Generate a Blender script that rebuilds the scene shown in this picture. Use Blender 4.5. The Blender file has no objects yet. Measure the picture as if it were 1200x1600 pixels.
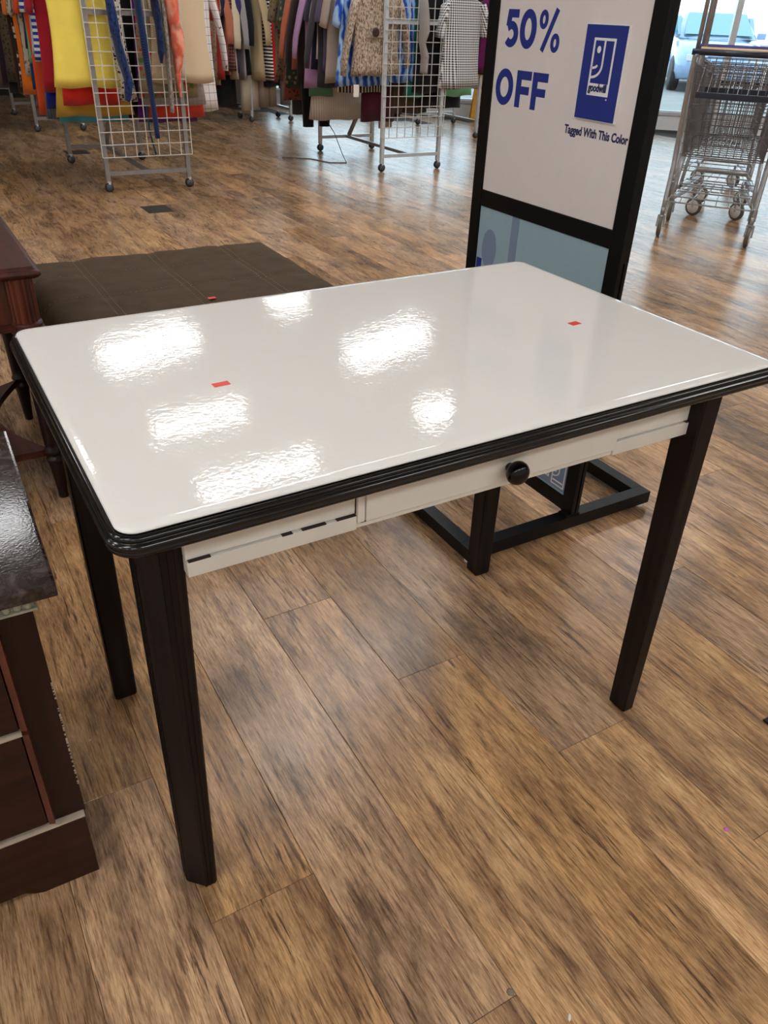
import bpy, bmesh, math, random
from mathutils import Vector, Matrix
C = bpy.context.scene.collection
PI = math.pi

# ------------------------------------------------------------------ camera, world, exposure
CAM_P = Vector((-0.61736, -1.00461, 1.20674))
CAM_R = ((0.8643431, -0.5016513, 0.0354536), (0.2450266, 0.4816458, 0.8414151), (0.4391730, 0.7185842, -0.5392251))
CAM_F = 1227.2
cam_data = bpy.data.cameras.new('camera')
cam = bpy.data.objects.new('camera', cam_data)
C.objects.link(cam)
cam.matrix_world = Matrix(((CAM_R[0][0], CAM_R[1][0], -CAM_R[2][0], CAM_P.x),
                           (CAM_R[0][1], CAM_R[1][1], -CAM_R[2][1], CAM_P.y),
                           (CAM_R[0][2], CAM_R[1][2], -CAM_R[2][2], CAM_P.z), (0, 0, 0, 1)))
cam_data.sensor_fit = 'VERTICAL'
cam_data.sensor_height = 24.0
cam_data.lens = CAM_F / 1600 * 24.0
cam_data.clip_start = 0.02
cam_data.clip_end = 200
bpy.context.scene.camera = cam

world = bpy.data.worlds.new('World')
bpy.context.scene.world = world
world.use_nodes = True
wn = world.node_tree
bg = wn.nodes['Background']
bg.inputs[0].default_value = (0.70, 0.87, 1.0, 1)
bg.inputs[1].default_value = 2.9
LAMP = 14.8                     # radiance of the ceiling lamps
vs = bpy.context.scene.view_settings
bpy.context.scene.display_settings.display_device = 'sRGB'
vs.view_transform = 'Standard'
vs.look = 'None'
vs.gamma = 1.0
vs.use_curve_mapping = False
vs.exposure = 0.0


def project(v):
    d = Vector(v) - CAM_P
    x, y, z = (Vector(r).dot(d) for r in CAM_R)
    if z < 0.05:
        return None
    return 600 + CAM_F * x / z, 800 - CAM_F * y / z


# ------------------------------------------------------------------ materials
def lin(c):
    return tuple((x / 12.92 if x <= .04045 else ((x + .055) / 1.055) ** 2.4) for x in (v / 255.0 for v in c))


def rgb(c):
    return (*lin(c), 1.0)


class NT:
    """short hand for building node trees"""
    def __init__(self, name):
        self.m = bpy.data.materials.new(name)
        self.m.use_nodes = True
        self.t = self.m.node_tree
        self.b = self.t.nodes['Principled BSDF']
        self.out = self.t.nodes['Material Output']

    def n(self, kind, **kw):
        nd = self.t.nodes.new('ShaderNode' + kind)
        for k, v in kw.items():
            if k.startswith('i_'):
                key = k[2:]
                key = int(key) if key.isdigit() else key.replace('_', ' ')
                nd.inputs[key].default_value = v
            else:
                setattr(nd, k, v)
        return nd

    def l(self, a, b):
        self.t.links.new(a, b)

    def coords(self, scale, kind='Object', rot=(0, 0, 0)):
        tc = self.n('TexCoord')
        mp = self.n('Mapping')
        mp.inputs['Scale'].default_value = scale
        mp.inputs['Rotation'].default_value = rot
        self.l(tc.outputs[kind], mp.inputs[0])
        return mp.outputs[0]

    def ramp(self, fac, stops):
        r = self.n('ValToRGB')
        e = r.color_ramp.elements
        e[0].position, e[0].color = stops[0]
        e[1].position, e[1].color = stops[-1]
        for p, c in stops[1:-1]:
            k = e.new(p)
            k.color = c
        self.l(fac, r.inputs[0])
        return r.outputs[0]

    def mix(self, fac, a, b, mode='MIX'):
        m = self.n('Mix', data_type='RGBA', blend_type=mode)
        for sock, v in ((0, fac), (6, a), (7, b)):
            if hasattr(v, 'links') or hasattr(v, 'is_linked'):
                self.l(v, m.inputs[sock])
            else:
                m.inputs[sock].default_value = v
        return m.outputs[2]

    def math(self, op, a, b=0.0, c=0.0):
        m = self.n('Math', operation=op)
        for i, v in enumerate((a, b, c)):
            if hasattr(v, 'is_linked'):
                self.l(v, m.inputs[i])
            else:
                m.inputs[i].default_value = v
        return m.outputs[0]

    def bump(self, h, strength, dist=0.002):
        b = self.n('Bump')
        b.inputs['Strength'].default_value = strength
        b.inputs['Distance'].default_value = dist
        self.l(h, b.inputs['Height'])
        self.l(b.outputs[0], self.b.inputs['Normal'])

    def set(self, **kw):
        for k, v in kw.items():
            self.b.inputs[k.replace('_', ' ')].default_value = v


def plain(name, c, rough=.5, metal=0.0, noise=0.0, nscale=30, bump=0.0, coat=0.0, spec=.5):
    t = NT(name)
    t.set(Base_Color=rgb(c), Roughness=rough, Metallic=metal, Coat_Weight=coat, Specular_IOR_Level=spec)
    if noise or bump:
        n = t.n('TexNoise', i_Scale=1.0, i_Detail=4.0)
        t.l(t.coords((nscale,) * 3), n.inputs['Vector'])
        if noise:
            d = tuple(max(0, x * (1 - noise)) for x in lin(c)) + (1,)
            u = tuple(min(1, x * (1 + noise)) for x in lin(c)) + (1,)
            t.l(t.ramp(n.outputs[0], [(.3, d), (.7, u)]), t.b.inputs['Base Color'])
        if bump:
            t.bump(n.outputs[0], bump)
    return t.m


def wood(name, dark, light, scale=(3, 40, 40), rough=.35, bump=.1, coat=.2, rot=(0, 0, 0), spec=.4):
    t = NT(name)
    co = t.coords(scale, rot=rot)
    n = t.n('TexNoise', i_Scale=1.0, i_Detail=6.0, i_Roughness=.6)
    t.l(co, n.inputs['Vector'])
    t.l(t.ramp(n.outputs[0], [(.35, rgb(dark)), (.65, rgb(light))]), t.b.inputs['Base Color'])
    t.set(Roughness=rough, Coat_Weight=coat, Coat_Roughness=.15, Specular_IOR_Level=spec)
    t.bump(n.outputs[0], bump)
    return t.m


def plank_material(name, from_object):
    """printed vinyl plank: streaky brown wood, each plank with its own tint and its own piece of the print"""
    t = NT(name)
    geo = t.n('NewGeometry')
    if from_object:
        src = t.n('ObjectInfo').outputs['Color']
    else:
        src = t.n('Attribute', attribute_name='tint').outputs['Color']
    sep = t.n('SeparateColor')
    t.l(src, sep.inputs[0])
    r1, r2, r3 = sep.outputs[0], sep.outputs[1], sep.outputs[2]
    off = t.n('CombineXYZ')
    t.l(t.math('MULTIPLY', r1, 37.0), off.inputs[0])
    t.l(t.math('MULTIPLY', r2, 53.0), off.inputs[1])
    t.l(t.math('MULTIPLY', r3, 11.0), off.inputs[2])
    add = t.n('VectorMath', operation='ADD')
    t.l(geo.outputs['Position'], add.inputs[0])
    t.l(off.outputs[0], add.inputs[1])

    def noise(sx, sy, detail, rough=.55, dist=0.0):
        mp = t.n('Mapping')
        mp.inputs['Scale'].default_value = (sx, sy, 6.0)
        t.l(add.outputs[0], mp.inputs[0])
        n = t.n('TexNoise', i_Scale=1.0, i_Detail=detail, i_Roughness=rough, i_Distortion=dist)
        t.l(mp.outputs[0], n.inputs['Vector'])
        return n.outputs[0]

    broad = noise(10, 2.8, 6, .72, .35)           # smoky patches
    mid = noise(46, 4.5, 6, .7, .3)             # grain bands
    fine = noise(200, 12.0, 5, .72, .15)         # fibres about 3 mm by 4 cm
    micro = noise(520, 40.0, 2, .6, .2)
    crack = noise(120, 8.0, 4, .65, .2)
    base = t.ramp(broad, [(.30, rgb((118, 94, 72))), (.43, rgb((166, 132, 96))), (.56, rgb((204, 163, 116))), (.74, rgb((226, 190, 142)))])
    warm = t.ramp(mid, [(.32, rgb((112, 92, 76))), (.50, rgb((238, 230, 218))), (.72, rgb((255, 255, 255)))])
    col = t.mix(.68, base, warm, 'MULTIPLY')
    f2 = t.ramp(fine, [(.33, rgb((70, 56, 46))), (.42, rgb((196, 184, 170))), (.50, rgb((255, 255, 255)))])
    col = t.mix(.66, col, f2, 'MULTIPLY')
    f3 = t.ramp(micro, [(.35, rgb((168, 158, 148))), (.6, rgb((255, 255, 255)))])
    col = t.mix(.5, col, f3, 'MULTIPLY')
    # dark charred dashes, clustered where a broad noise is high
    ck = t.ramp(crack, [(.56, (0, 0, 0, 1)), (.63, (1, 1, 1, 1))])
    cl = t.ramp(noise(7, 1.6, 4, .6, .6), [(.46, (0, 0, 0, 1)), (.60, (1, 1, 1, 1))])
    both = t.math('MULTIPLY', ck, cl)
    col = t.mix(t.math('MULTIPLY', both, .8), col, rgb((50, 38, 31)))
    og = t.ramp(noise(70, 7, 3), [(.66, (0, 0, 0, 1)), (.74, (1, 1, 1, 1))])
    col = t.mix(t.math('MULTIPLY', og, .3), col, rgb((172, 114, 62)))
    # per plank tint: value and a slide towards grey brown
    hsv = t.n('HueSaturation')
    t.l(t.math('MULTIPLY_ADD', r1, .58, .76), hsv.inputs['Value'])
    t.l(t.math('MULTIPLY_ADD', r2, -.16, 1.0), hsv.inputs['Saturation'])
    t.l(col, hsv.inputs['Color'])
    t.l(hsv.outputs[0], t.b.inputs['Base Color'])
    rg = t.ramp(mid, [(.3, (.30, .30, .30, 1)), (.7, (.20, .20, .20, 1))])
    t.l(rg, t.b.inputs['Roughness'])
    t.set(Specular_IOR_Level=.4)
    t.bump(t.math('ADD', fine, t.math('MULTIPLY', mid, .7)), .16, .0012)
    return t.m


def cloth(name, c1, c2=None, pat='plain', scale=1.0, c3=None, rough=.85):
    t = NT(name)
    a = rgb(c1)
    b = rgb(c2) if c2 else tuple(x * .55 for x in a[:3]) + (1,)
    tc = t.n('TexCoord').outputs['Object']
    sep = t.n('SeparateXYZ')
    t.l(tc, sep.inputs[0])
    X, Y, Z = sep.outputs

    def sq(v, period, duty=.5):
        return t.math('LESS_THAN', t.math('FRACT', t.math('DIVIDE', v, period)), duty)
    if pat == 'plain':
        n = t.n('TexNoise', i_Scale=9.0, i_Detail=3.0)
        t.l(tc, n.inputs['Vector'])
        col = t.ramp(n.outputs[0], [(.3, tuple(x * .9 for x in a[:3]) + (1,)), (.7, a)])
    elif pat == 'hstripe':
        col = t.mix(sq(Z, .03 * scale), a, b)
    elif pat == 'vstripe':
        col = t.mix(sq(X, .02 * scale, .3), a, b)
    elif pat == 'gingham':
        s = t.math('ADD', sq(t.math('ADD', X, Y), .016 * scale), sq(Z, .016 * scale))
        col = t.ramp(t.math('MULTIPLY', s, .5), [(0, a), (.5, t.t and tuple((p + q) / 2 for p, q in zip(a, b))), (1, b)])
    elif pat == 'grid':
        s = t.math('MAXIMUM', sq(t.math('ADD', X, Y), .055 * scale, .05), sq(Z, .055 * scale, .05))
        col = t.mix(s, a, b)
    elif pat == 'floral':
        v = t.n('TexVoronoi', i_Scale=38.0 / scale)
        t.l(tc, v.inputs['Vector'])
        col = t.ramp(v.outputs['Distance'], [(.25, b), (.42, a)])
        if c3:
            v2 = t.n('TexVoronoi', i_Scale=24.0 / scale)
            t.l(tc, v2.inputs['Vector'])
            col = t.mix(t.math('LESS_THAN', v2.outputs['Distance'], .28), col, rgb(c3))
    elif pat == 'tiedye':
        w = t.n('TexWave', i_Scale=5.0, i_Distortion=9.0, i_Detail=3.0)
        t.l(tc, w.inputs['Vector'])
        col = t.ramp(w.outputs[1], [(.1, b), (.45, a), (.9, rgb(c3 or (150, 190, 235)))])
    elif pat == 'heather':
        n = t.n('TexNoise', i_Scale=110.0, i_Detail=2.0)
        mp = t.n('Mapping')
        mp.inputs['Scale'].default_value = (1, 1, .45)
        t.l(tc, mp.inputs[0])
        t.l(mp.outputs[0], n.inputs['Vector'])
        col = t.ramp(n.outputs[0], [(.38, b), (.58, a)])
    elif pat == 'knit':
        w = t.n('TexWave', i_Scale=22.0 / scale, i_Distortion=1.0)
        w.bands_direction = 'DIAGONAL'
        t.l(tc, w.inputs['Vector'])
        col = t.ramp(w.outputs[1], [(.2, b), (.8, a)])
    t.l(col, t.b.inputs['Base Color'])
    t.set(Roughness=rough, Specular_IOR_Level=.2, Sheen_Weight=.15)
    n = t.n('TexNoise', i_Scale=220.0)
    t.l(tc, n.inputs['Vector'])
    t.bump(n.outputs[0], .15, .001)
    return t.m


def emitter(name, c, s):
    t = NT(name)
    t.set(Base_Color=(.9, .9, .9, 1), Emission_Color=(*c, 1), Emission_Strength=s)
    return t.m


def glass(name):
    t = NT(name)
    t.t.nodes.remove(t.b)
    tr = t.n('BsdfTransparent')
    tr.inputs[0].default_value = (.93, .97, .97, 1)
    gl = t.n('BsdfGlossy')
    gl.inputs['Roughness'].default_value = .02
    fr = t.n('Fresnel', i_IOR=1.45)
    mx = t.n('MixShader')
    t.l(fr.outputs[0], mx.inputs[0])
    t.l(tr.outputs[0], mx.inputs[1])
    t.l(gl.outputs[0], mx.inputs[2])
    t.l(mx.outputs[0], t.out.inputs[0])
    return t.m


def enamel_material():
    t = NT('white porcelain enamel')
    t.set(Base_Color=rgb((231, 231, 228)), Roughness=.06, Specular_IOR_Level=.5)
    co = t.coords((1, 1, 1))
    n = t.n('TexNoise', i_Scale=150.0, i_Detail=1.5)
    t.l(co, n.inputs['Vector'])
    n2 = t.n('TexNoise', i_Scale=34.0, i_Detail=1.0)
    t.l(co, n2.inputs['Vector'])
    t.bump(t.math('ADD', n.outputs[0], t.math('MULTIPLY', n2.outputs[0], 1.6)), .030, .004)
    # a few tiny dark nicks
    v = t.n('TexVoronoi', i_Scale=7.0)
    t.l(co, v.inputs['Vector'])
    spot = t.math('LESS_THAN', v.outputs['Distance'], .014)
    t.l(t.mix(spot, rgb((231, 231, 228)), rgb((120, 112, 104))), t.b.inputs['Base Color'])
    return t.m


M = {}
M['plank'] = plank_material('vinyl plank', True)
M['plank_far'] = plank_material('vinyl plank far', False)
M['joint'] = plain('floor joint', (38, 28, 22), .8)
M['wall'] = plain('white wall paint', (222, 220, 214), .7, bump=.05, nscale=200)
M['ceiling'] = plain('ceiling tile', (226, 225, 220), .9, noise=.04, nscale=60)
M['darkwall'] = plain('grey brown wall paint', (116, 108, 100), .7, noise=.03)
M['curb'] = plain('white glossy curb', (232, 234, 236), .4, noise=.03)
M['mullion'] = plain('pale aluminium mullion', (205, 210, 214), .35, .6, noise=.05)
M['glass'] = glass('window glass')
M['lamp'] = emitter('lamp diffuser', (.985, .99, 1.0), LAMP)
M['lampbody'] = plain('lamp housing', (230, 230, 226), .5, noise=.03)
M['enamel'] = enamel_material()
M['rim'] = plain('black enamel rim', (7, 8, 11), .14, noise=.4, nscale=60, bump=.03, spec=.45)
M['leg'] = wood('black painted oak', (6, 5, 4), (30, 20, 17), (60, 60, 3), .5, .35, 0, spec=.22)
M['blackpaint'] = plain('glossy black paint', (5, 5, 6), .12, noise=.2, spec=.35)
M['whitepaint'] = plain('white brushed paint', (226, 222, 213), .38, noise=.035, nscale=14, bump=.08)
M['crack'] = plain('dark paint crack', (42, 32, 26), .8, noise=.3)
M['redtape'] = plain('red tape', (226, 60, 44), .5, noise=.05)
M['signblack'] = plain('black powder coat', (4, 5, 8), .45, noise=.25, nscale=90, bump=.04, spec=.25)
M['signwhite'] = plain('light grey sign board', (218, 212, 210), .45, noise=.015)
M['signblue'] = plain('cobalt print', (22, 42, 128), .5, noise=.03)
M['signnavy'] = plain('dark navy print', (26, 34, 84), .5, noise=.03)
M['teal'] = plain('pale teal board', (144, 172, 184), .35, noise=.02)
M['slate'] = plain('slate blue print', (118, 134, 160), .4, noise=.02)
M['printwhite'] = plain('white print', (226, 226, 226), .5, noise=.02)
M['foamedge'] = plain('white foam board edge', (238, 236, 232), .6, noise=.02)
M['chrome'] = plain('galvanised steel tube', (206, 214, 218), .3, .35, noise=.06, nscale=25)
M['darkchrome'] = plain('worn steel tube', (150, 146, 146), .32, .45, noise=.12, nscale=25)
M['wire'] = plain('bright steel wire', (226, 226, 222), .25, .4, noise=.05)
M['rubber'] = plain('black rubber', (18, 18, 20), .5, noise=.2)
M['hub'] = plain('grey plastic hub', (70, 74, 80), .4, noise=.1)
M['castershell'] = plain('pale grey caster shell', (206, 208, 210), .35, noise=.05)
M['cartsteel'] = plain('grey cart steel', (158, 158, 160), .3, .45, noise=.1, nscale=40)
M['cartwire'] = plain('grey cart wire', (112, 110, 111), .32, .5, noise=.12, nscale=40)
M['cartwheel'] = plain('grey rubber tyre', (92, 86, 78), .6, noise=.15)
M['whitehub'] = plain('white wheel disc', (220, 220, 218), .4, noise=.04)
M['navyplastic'] = plain('dark navy plastic', (34, 40, 56), .35, noise=.1)
M['purpleplastic'] = plain('violet plastic', (62, 54, 128), .35, noise=.1)
M['tanplastic'] = plain('tan plastic', (206, 178, 142), .4, noise=.06)
M['suede'] = plain('brown suede', (78, 65, 50), .92, noise=.16, nscale=14, bump=.12, spec=.15)
M['stitch'] = plain('tan stitching', (126, 110, 90), .9, noise=.1)
M['mahogany'] = wood('mahogany', (46, 18, 13), (84, 40, 28), (30, 3, 30), .42, .06, 0, spec=.3)
M['mahogany_v'] = wood('mahogany upright', (54, 20, 12), (104, 46, 26), (40, 40, 3), .28, .06, .4)
M['darkleg'] = wood('dark turned wood', (10, 5, 4), (34, 14, 10), (40, 40, 3), .35, .06, .1, spec=.3)
M['chest'] = wood('dark cherry veneer', (30, 12, 8), (54, 26, 16), (3, 30, 40), .35, .05, 0, spec=.3)
M['chest_v'] = wood('dark cherry upright', (30, 11, 8), (46, 20, 14), (40, 40, 3), .35, .05, 0, spec=.3)
M['bevel'] = wood('red cherry bead', (70, 34, 24), (100, 54, 40), (50, 50, 5), .35, .08, 0)
M['moulding'] = plain('grey green painted moulding', (158, 158, 138), .5, noise=.12, nscale=40)
M['chip'] = plain('pale worn edge', (176, 160, 142), .7, noise=.15)
M['yellowplastic'] = plain('yellow plastic', (226, 160, 36), .45, noise=.06)
M['redprint'] = plain('red print', (200, 78, 32), .5, noise=.05)
M['blackprint'] = plain('black print', (20, 18, 18), .5, noise=.05)
M['plate'] = plain('dark floor plate', (66, 62, 58), .5, .4, noise=.15, nscale=60)
M['asphalt'] = plain('grey pavement', (138, 138, 136), .9, noise=.1, nscale=3)  # even grey with faint noise mottling
M['carblue'] = plain('blue car paint', (44, 92, 190), .2, coat=1.0, noise=.02)
M['carwhite'] = plain('silver car paint', (150, 178, 214), .2, coat=1.0, noise=.02)
M['carglass'] = plain('car window', (120, 160, 170), .05, noise=.05)
M['cord'] = plain('grey cord', (112, 108, 104), .6, noise=.1)
M['confetti'] = plain('pink paper scrap', (196, 110, 170), .7, noise=.1)
M['scrap'] = plain('white paper scrap', (226, 220, 210), .8, noise=.05)
M['pebble'] = plain('grey lint', (120, 110, 92), .9, noise=.3)


# stone-like worn laminate for the chest top
def laminate():
    t = NT('dark mottled laminate')
    n = t.n('TexNoise', i_Scale=26.0, i_Detail=7.0, i_Roughness=.7, i_Distortion=1.2)
    t.l(t.coords((1, 1, 1)), n.inputs['Vector'])
    t.l(t.ramp(n.outputs[0], [(.34, rgb((12, 9, 9))), (.52, rgb((46, 37, 36))), (.74, rgb((92, 82, 80)))]), t.b.inputs['Base Color'])
    t.set(Roughness=.10, Specular_IOR_Level=.4)
    n2 = t.n('TexNoise', i_Scale=240.0, i_Detail=2.0)
    t.l(t.coords((1, 1, 1)), n2.inputs['Vector'])
    t.bump(n2.outputs[0], .05, .002)
    return t.m


M['laminate'] = laminate()


# ------------------------------------------------------------------ object helpers
def tag(o, label=None, cat=None, group=None, kind=None):
    if label: o['label'] = label
    if cat: o['category'] = cat
    if group: o['group'] = group
    if kind: o['kind'] = kind
    return o


def thing(name, label, cat, loc=(0, 0, 0), rz=0.0, group=None):
    o = bpy.data.objects.new(name, None)
    o.empty_display_size = .1
    C.objects.link(o)
    o.location = loc
    o.rotation_euler = (0, 0, rz)
    return tag(o, label, cat, group)


def copy_tree(o, parent=None):
    c = o.copy()
    C.objects.link(c)
    c.parent = parent
    for ch in list(o.children):
        copy_tree(ch, c)
    return c


class MB:
    """collects geometry, links it as ONE mesh object"""
    def __init__(self):
        self.v, self.f, self.sm = [], [], []

    def add(self, vs, fs, smooth=False):
        k = len(self.v)
        self.v += [tuple(p) for p in vs]
        self.f += [tuple(i + k for i in f) for f in fs]
        self.sm += [smooth] * len(fs)
        return self

    def box(self, a, b, bev=0.0):
        x0, y0, z0 = (min(p, q) for p, q in zip(a, b))
        x1, y1, z1 = (max(p, q) for p, q in zip(a, b))
        if bev <= 0:
            vs = [(x, y, z) for z in (z0, z1) for y in (y0, y1) for x in (x0, x1)]
            return self.add(vs, [(0, 2, 3, 1), (4, 5, 7, 6), (0, 1, 5, 4), (2, 6, 7, 3), (0, 4, 6, 2), (1, 3, 7, 5)])
        bm = bmesh.new()
        bmesh.ops.create_cube(bm, size=1, matrix=Matrix.LocRotScale(((x0 + x1) / 2, (y0 + y1) / 2, (z0 + z1) / 2), None, (x1 - x0, y1 - y0, z1 - z0)))
        bmesh.ops.bevel(bm, geom=bm.edges[:], offset=bev, segments=2, profile=.7, affect='EDGES')
        return self.bm(bm)

    def bm(self, bm, smooth=False):
        bm.verts.index_update()
        self.add([v.co[:] for v in bm.verts], [[v.index for v in f.verts] for f in bm.faces], smooth)
        bm.free()
        return self

    def bar(self, p, q, w, h=None, up=(0, 0, 1)):
        """square section bar from p to q"""
        p, q = Vector(p), Vector(q)
        h = h or w
        d = (q - p).normalized()
        u = Vector(up)
        if abs(d.dot(u)) > .95: u = Vector((1, 0, 0))
        s = d.cross(u).normalized()
        u = s.cross(d)
        vs = []
        for c in (p, q):
            for i, j in ((-1, -1), (1, -1), (1, 1), (-1, 1)):
                vs.append(c + s * (i * w / 2) + u * (j * h / 2))
        return self.add(vs, [(3, 2, 1, 0), (4, 5, 6, 7), (0, 1, 5, 4), (1, 2, 6, 5), (2, 3, 7, 6), (3, 0, 4, 7)])

    def tube(self, pts, r, n=8, caps=True, flat=1.0):
        pts = [Vector(p) for p in pts]
        rs = r if isinstance(r, (list, tuple)) else [r] * len(pts)
        vs, fs = [], []
        prev = None
        for i, p in enumerate(pts):
            d = (pts[min(i + 1, len(pts) - 1)] - pts[max(i - 1, 0)]).normalized()
            if prev is None:
                u = Vector((0, 0, 1)) if abs(d.z) < .9 else Vector((1, 0, 0))
                s = d.cross(u).normalized()
            else:
                s = (prev - d * prev.dot(d)).normalized()
            prev = s
            u = s.cross(d)
            for k in range(n):
                a = 2 * PI * k / n
                vs.append(p + s * (math.cos(a) * rs[i]) + u * (math.sin(a) * rs[i] * flat))
        for i in range(len(pts) - 1):
            for k in range(n):
                fs.append((i * n + k, i * n + (k + 1) % n, (i + 1) * n + (k + 1) % n, (i + 1) * n + k))
        if caps:
            fs.append(tuple(range(n))[::-1])
            fs.append(tuple(range((len(pts) - 1) * n, len(pts) * n)))
        return self.add(vs, fs, n > 5)

    def lathe(self, prof, c=(0, 0, 0), n=20, axis='z', smooth=True):
        """prof: (radius, height) along the axis"""
        vs, fs = [], []
        for r, z in prof:
            for k in range(n):
                a = 2 * PI * k / n
                x, y = r * math.cos(a), r * math.sin(a)
                if axis == 'z': q = (x, y, z)
                elif axis == 'y': q = (x, z, y)
                else: q = (z, x, y)
                vs.append((c[0] + q[0], c[1] + q[1], c[2] + q[2]))
        m = len(prof)
        for i in range(m - 1):
            for k in range(n):
                fs.append((i * n + k, i * n + (k + 1) % n, (i + 1) * n + (k + 1) % n, (i + 1) * n + k))
        fs.append(tuple(range(n))[::-1])
        fs.append(tuple(range((m - 1) * n, m * n)))
        return self.add(vs, fs, smooth)

    def prism(self, outline, z0, z1, axis='z'):
        """closed outline extruded; axis x: outline is (y,z); axis y: outline is (x,z)"""
        n = len(outline)

        def P(a, b, h):
            return (a, b, h) if axis == 'z' else ((h, a, b) if axis == 'x' else (a, h, b))
        vs = [P(a, b, z0) for a, b in outline] + [P(a, b, z1) for a, b in outline]
        fs = [tuple(range(n))[::-1], tuple(range(n, 2 * n))]
        fs += [(i, (i + 1) % n, n + (i + 1) % n, n + i) for i in range(n)]
        return self.add(vs, fs)

    def loft(self, rings, caps=True, smooth=True):
        n = len(rings[0])
        vs = [p for r in rings for p in r]
        fs = []
        for i in range(len(rings) - 1):
            for k in range(n):
                fs.append((i * n + k, i * n + (k + 1) % n, (i + 1) * n + (k + 1) % n, (i + 1) * n + k))
        if caps:
            fs.append(tuple(range(n))[::-1])
            fs.append(tuple(range((len(rings) - 1) * n, len(rings) * n)))
        return self.add(vs, fs, smooth)

    def mesh(self, name, mat, org=(0, 0, 0)):
        me = bpy.data.meshes.new(name)
        me.from_pydata([(x - org[0], y - org[1], z - org[2]) for x, y, z in self.v], [], self.f)
        me.polygons.foreach_set('use_smooth', self.sm)
        bm = bmesh.new()
        bm.from_mesh(me)
        bmesh.ops.recalc_face_normals(bm, faces=bm.faces)
        bm.to_mesh(me)
        bm.free()
        me.materials.append(mat)
        me.update()
        return me

    def build(self, name, mat, parent=None, local=False, loc=None, smooth_angle=None):
        """world coordinates unless local; the parent may only be moved, not turned, when not local"""
        org = Vector((0, 0, 0))
        if parent is not None and not local:
            q = parent
            while q is not None:
                org += q.location
                q = q.parent
        if loc is not None:
            org += Vector(loc)
        me = self.mesh(name, mat if not isinstance(mat, str) else M[mat], org)
        o = bpy.data.objects.new(name, me)
        C.objects.link(o)
        o.parent = parent
        if loc is not None:
            o.location = loc
        return o


def structure(mb, name, mat, parent=None):
    o = mb.build(name, mat, parent)
    if parent is None:
        o['kind'] = 'structure'
    return o


def rrect(x0, y0, x1, y1, r, n=6):
    out = []
    for cx, cy, a0 in ((x1 - r, y1 - r, 0), (x0 + r, y1 - r, 90), (x0 + r, y0 + r, 180), (x1 - r, y0 + r, 270)):
        for k in range(n + 1):
            a = math.radians(a0 + 90 * k / n)
            out.append((cx + r * math.cos(a), cy + r * math.sin(a)))
    return out


def text_mb(body, size, bold=0.0, depth=.0006, align='LEFT', xscale=1.0, shear=0.0):
    """letters as a mesh in the local x (reading direction) / y (up) plane"""
    cu = bpy.data.curves.new('letters', 'FONT')
    cu.body = body
    cu.size = size
    cu.offset = bold
    cu.extrude = depth
    cu.align_x = align
    cu.resolution_u = 5
    cu.shear = shear
    o = bpy.data.objects.new('letters', cu)
    C.objects.link(o)
    dg = bpy.context.evaluated_depsgraph_get()
    me = bpy.data.meshes.new_from_object(o.evaluated_get(dg))
    mb = MB()
    mb.add([(v.co.x * xscale, v.co.y, v.co.z) for v in me.vertices], [tuple(p.vertices) for p in me.polygons])
    bpy.data.objects.remove(o)
    bpy.data.curves.remove(cu)
    bpy.data.meshes.remove(me)
    return mb


def stroke(mb, pts, w, d0=0.0, d1=.0006, closed=False):
    """flat thick pen line in the local xy plane"""
    P = [Vector((p[0], p[1])) for p in pts]
    n = len(P)
    L, R = [], []
    for i in range(n):
        a = P[(i - 1) % n] if (closed or i > 0) else P[i]
        b = P[(i + 1) % n] if (closed or i < n - 1) else P[i]
        d1_ = (P[i] - a).normalized() if (P[i] - a).length > 1e-9 else None
        d2_ = (b - P[i]).normalized() if (b - P[i]).length > 1e-9 else None
        if d1_ is None: d1_ = d2_
        if d2_ is None: d2_ = d1_
        nrm = Vector((-(d1_ + d2_).y, (d1_ + d2_).x))
        nrm = nrm.normalized() if nrm.length > 1e-6 else Vector((-d1_.y, d1_.x))
        k = 1 / max(.4, nrm.dot(Vector((-d1_.y, d1_.x))))
        L.append(P[i] + nrm * (w / 2 * k))
        R.append(P[i] - nrm * (w / 2 * k))
    vs = [(p.x, p.y, d1) for p in L] + [(p.x, p.y, d1) for p in R] + [(p.x, p.y, d0) for p in L] + [(p.x, p.y, d0) for p in R]
    fs = []
    for i in range(n if closed else n - 1):
        j = (i + 1) % n
        fs += [(i, j, n + j, n + i), (2 * n + i, 3 * n + i, 3 * n + j, 2 * n + j),
               (i, 2 * n + i, 2 * n + j, j), (n + i, n + j, 3 * n + j, 3 * n + i)]
    if not closed:
        e = n - 1
        fs += [(0, n, 3 * n, 2 * n), (e, 2 * n + e, 3 * n + e, n + e)]
    return mb.add(vs, fs)


def arc(cx, cy, rx, ry, a0, a1, n=20):
    return [(cx + rx * math.cos(math.radians(a0 + (a1 - a0) * k / n)), cy + ry * math.sin(math.radians(a0 + (a1 - a0) * k / n))) for k in range(n + 1)]


def place(mb, fn):
    mb.v = [fn(p) for p in mb.v]
    return mb


# ------------------------------------------------------------------ the room
SB, SD = Vector((3.9, 10.9)), Vector((0.74651, -0.66537))      # the storefront line: point and direction
SN = Vector((0.66537, 0.74651))                                # outwards


def sf(s, out=0.0, z=0.0):
    p = SB + SD * s + SN * out
    return (p.x, p.y, z)


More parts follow.
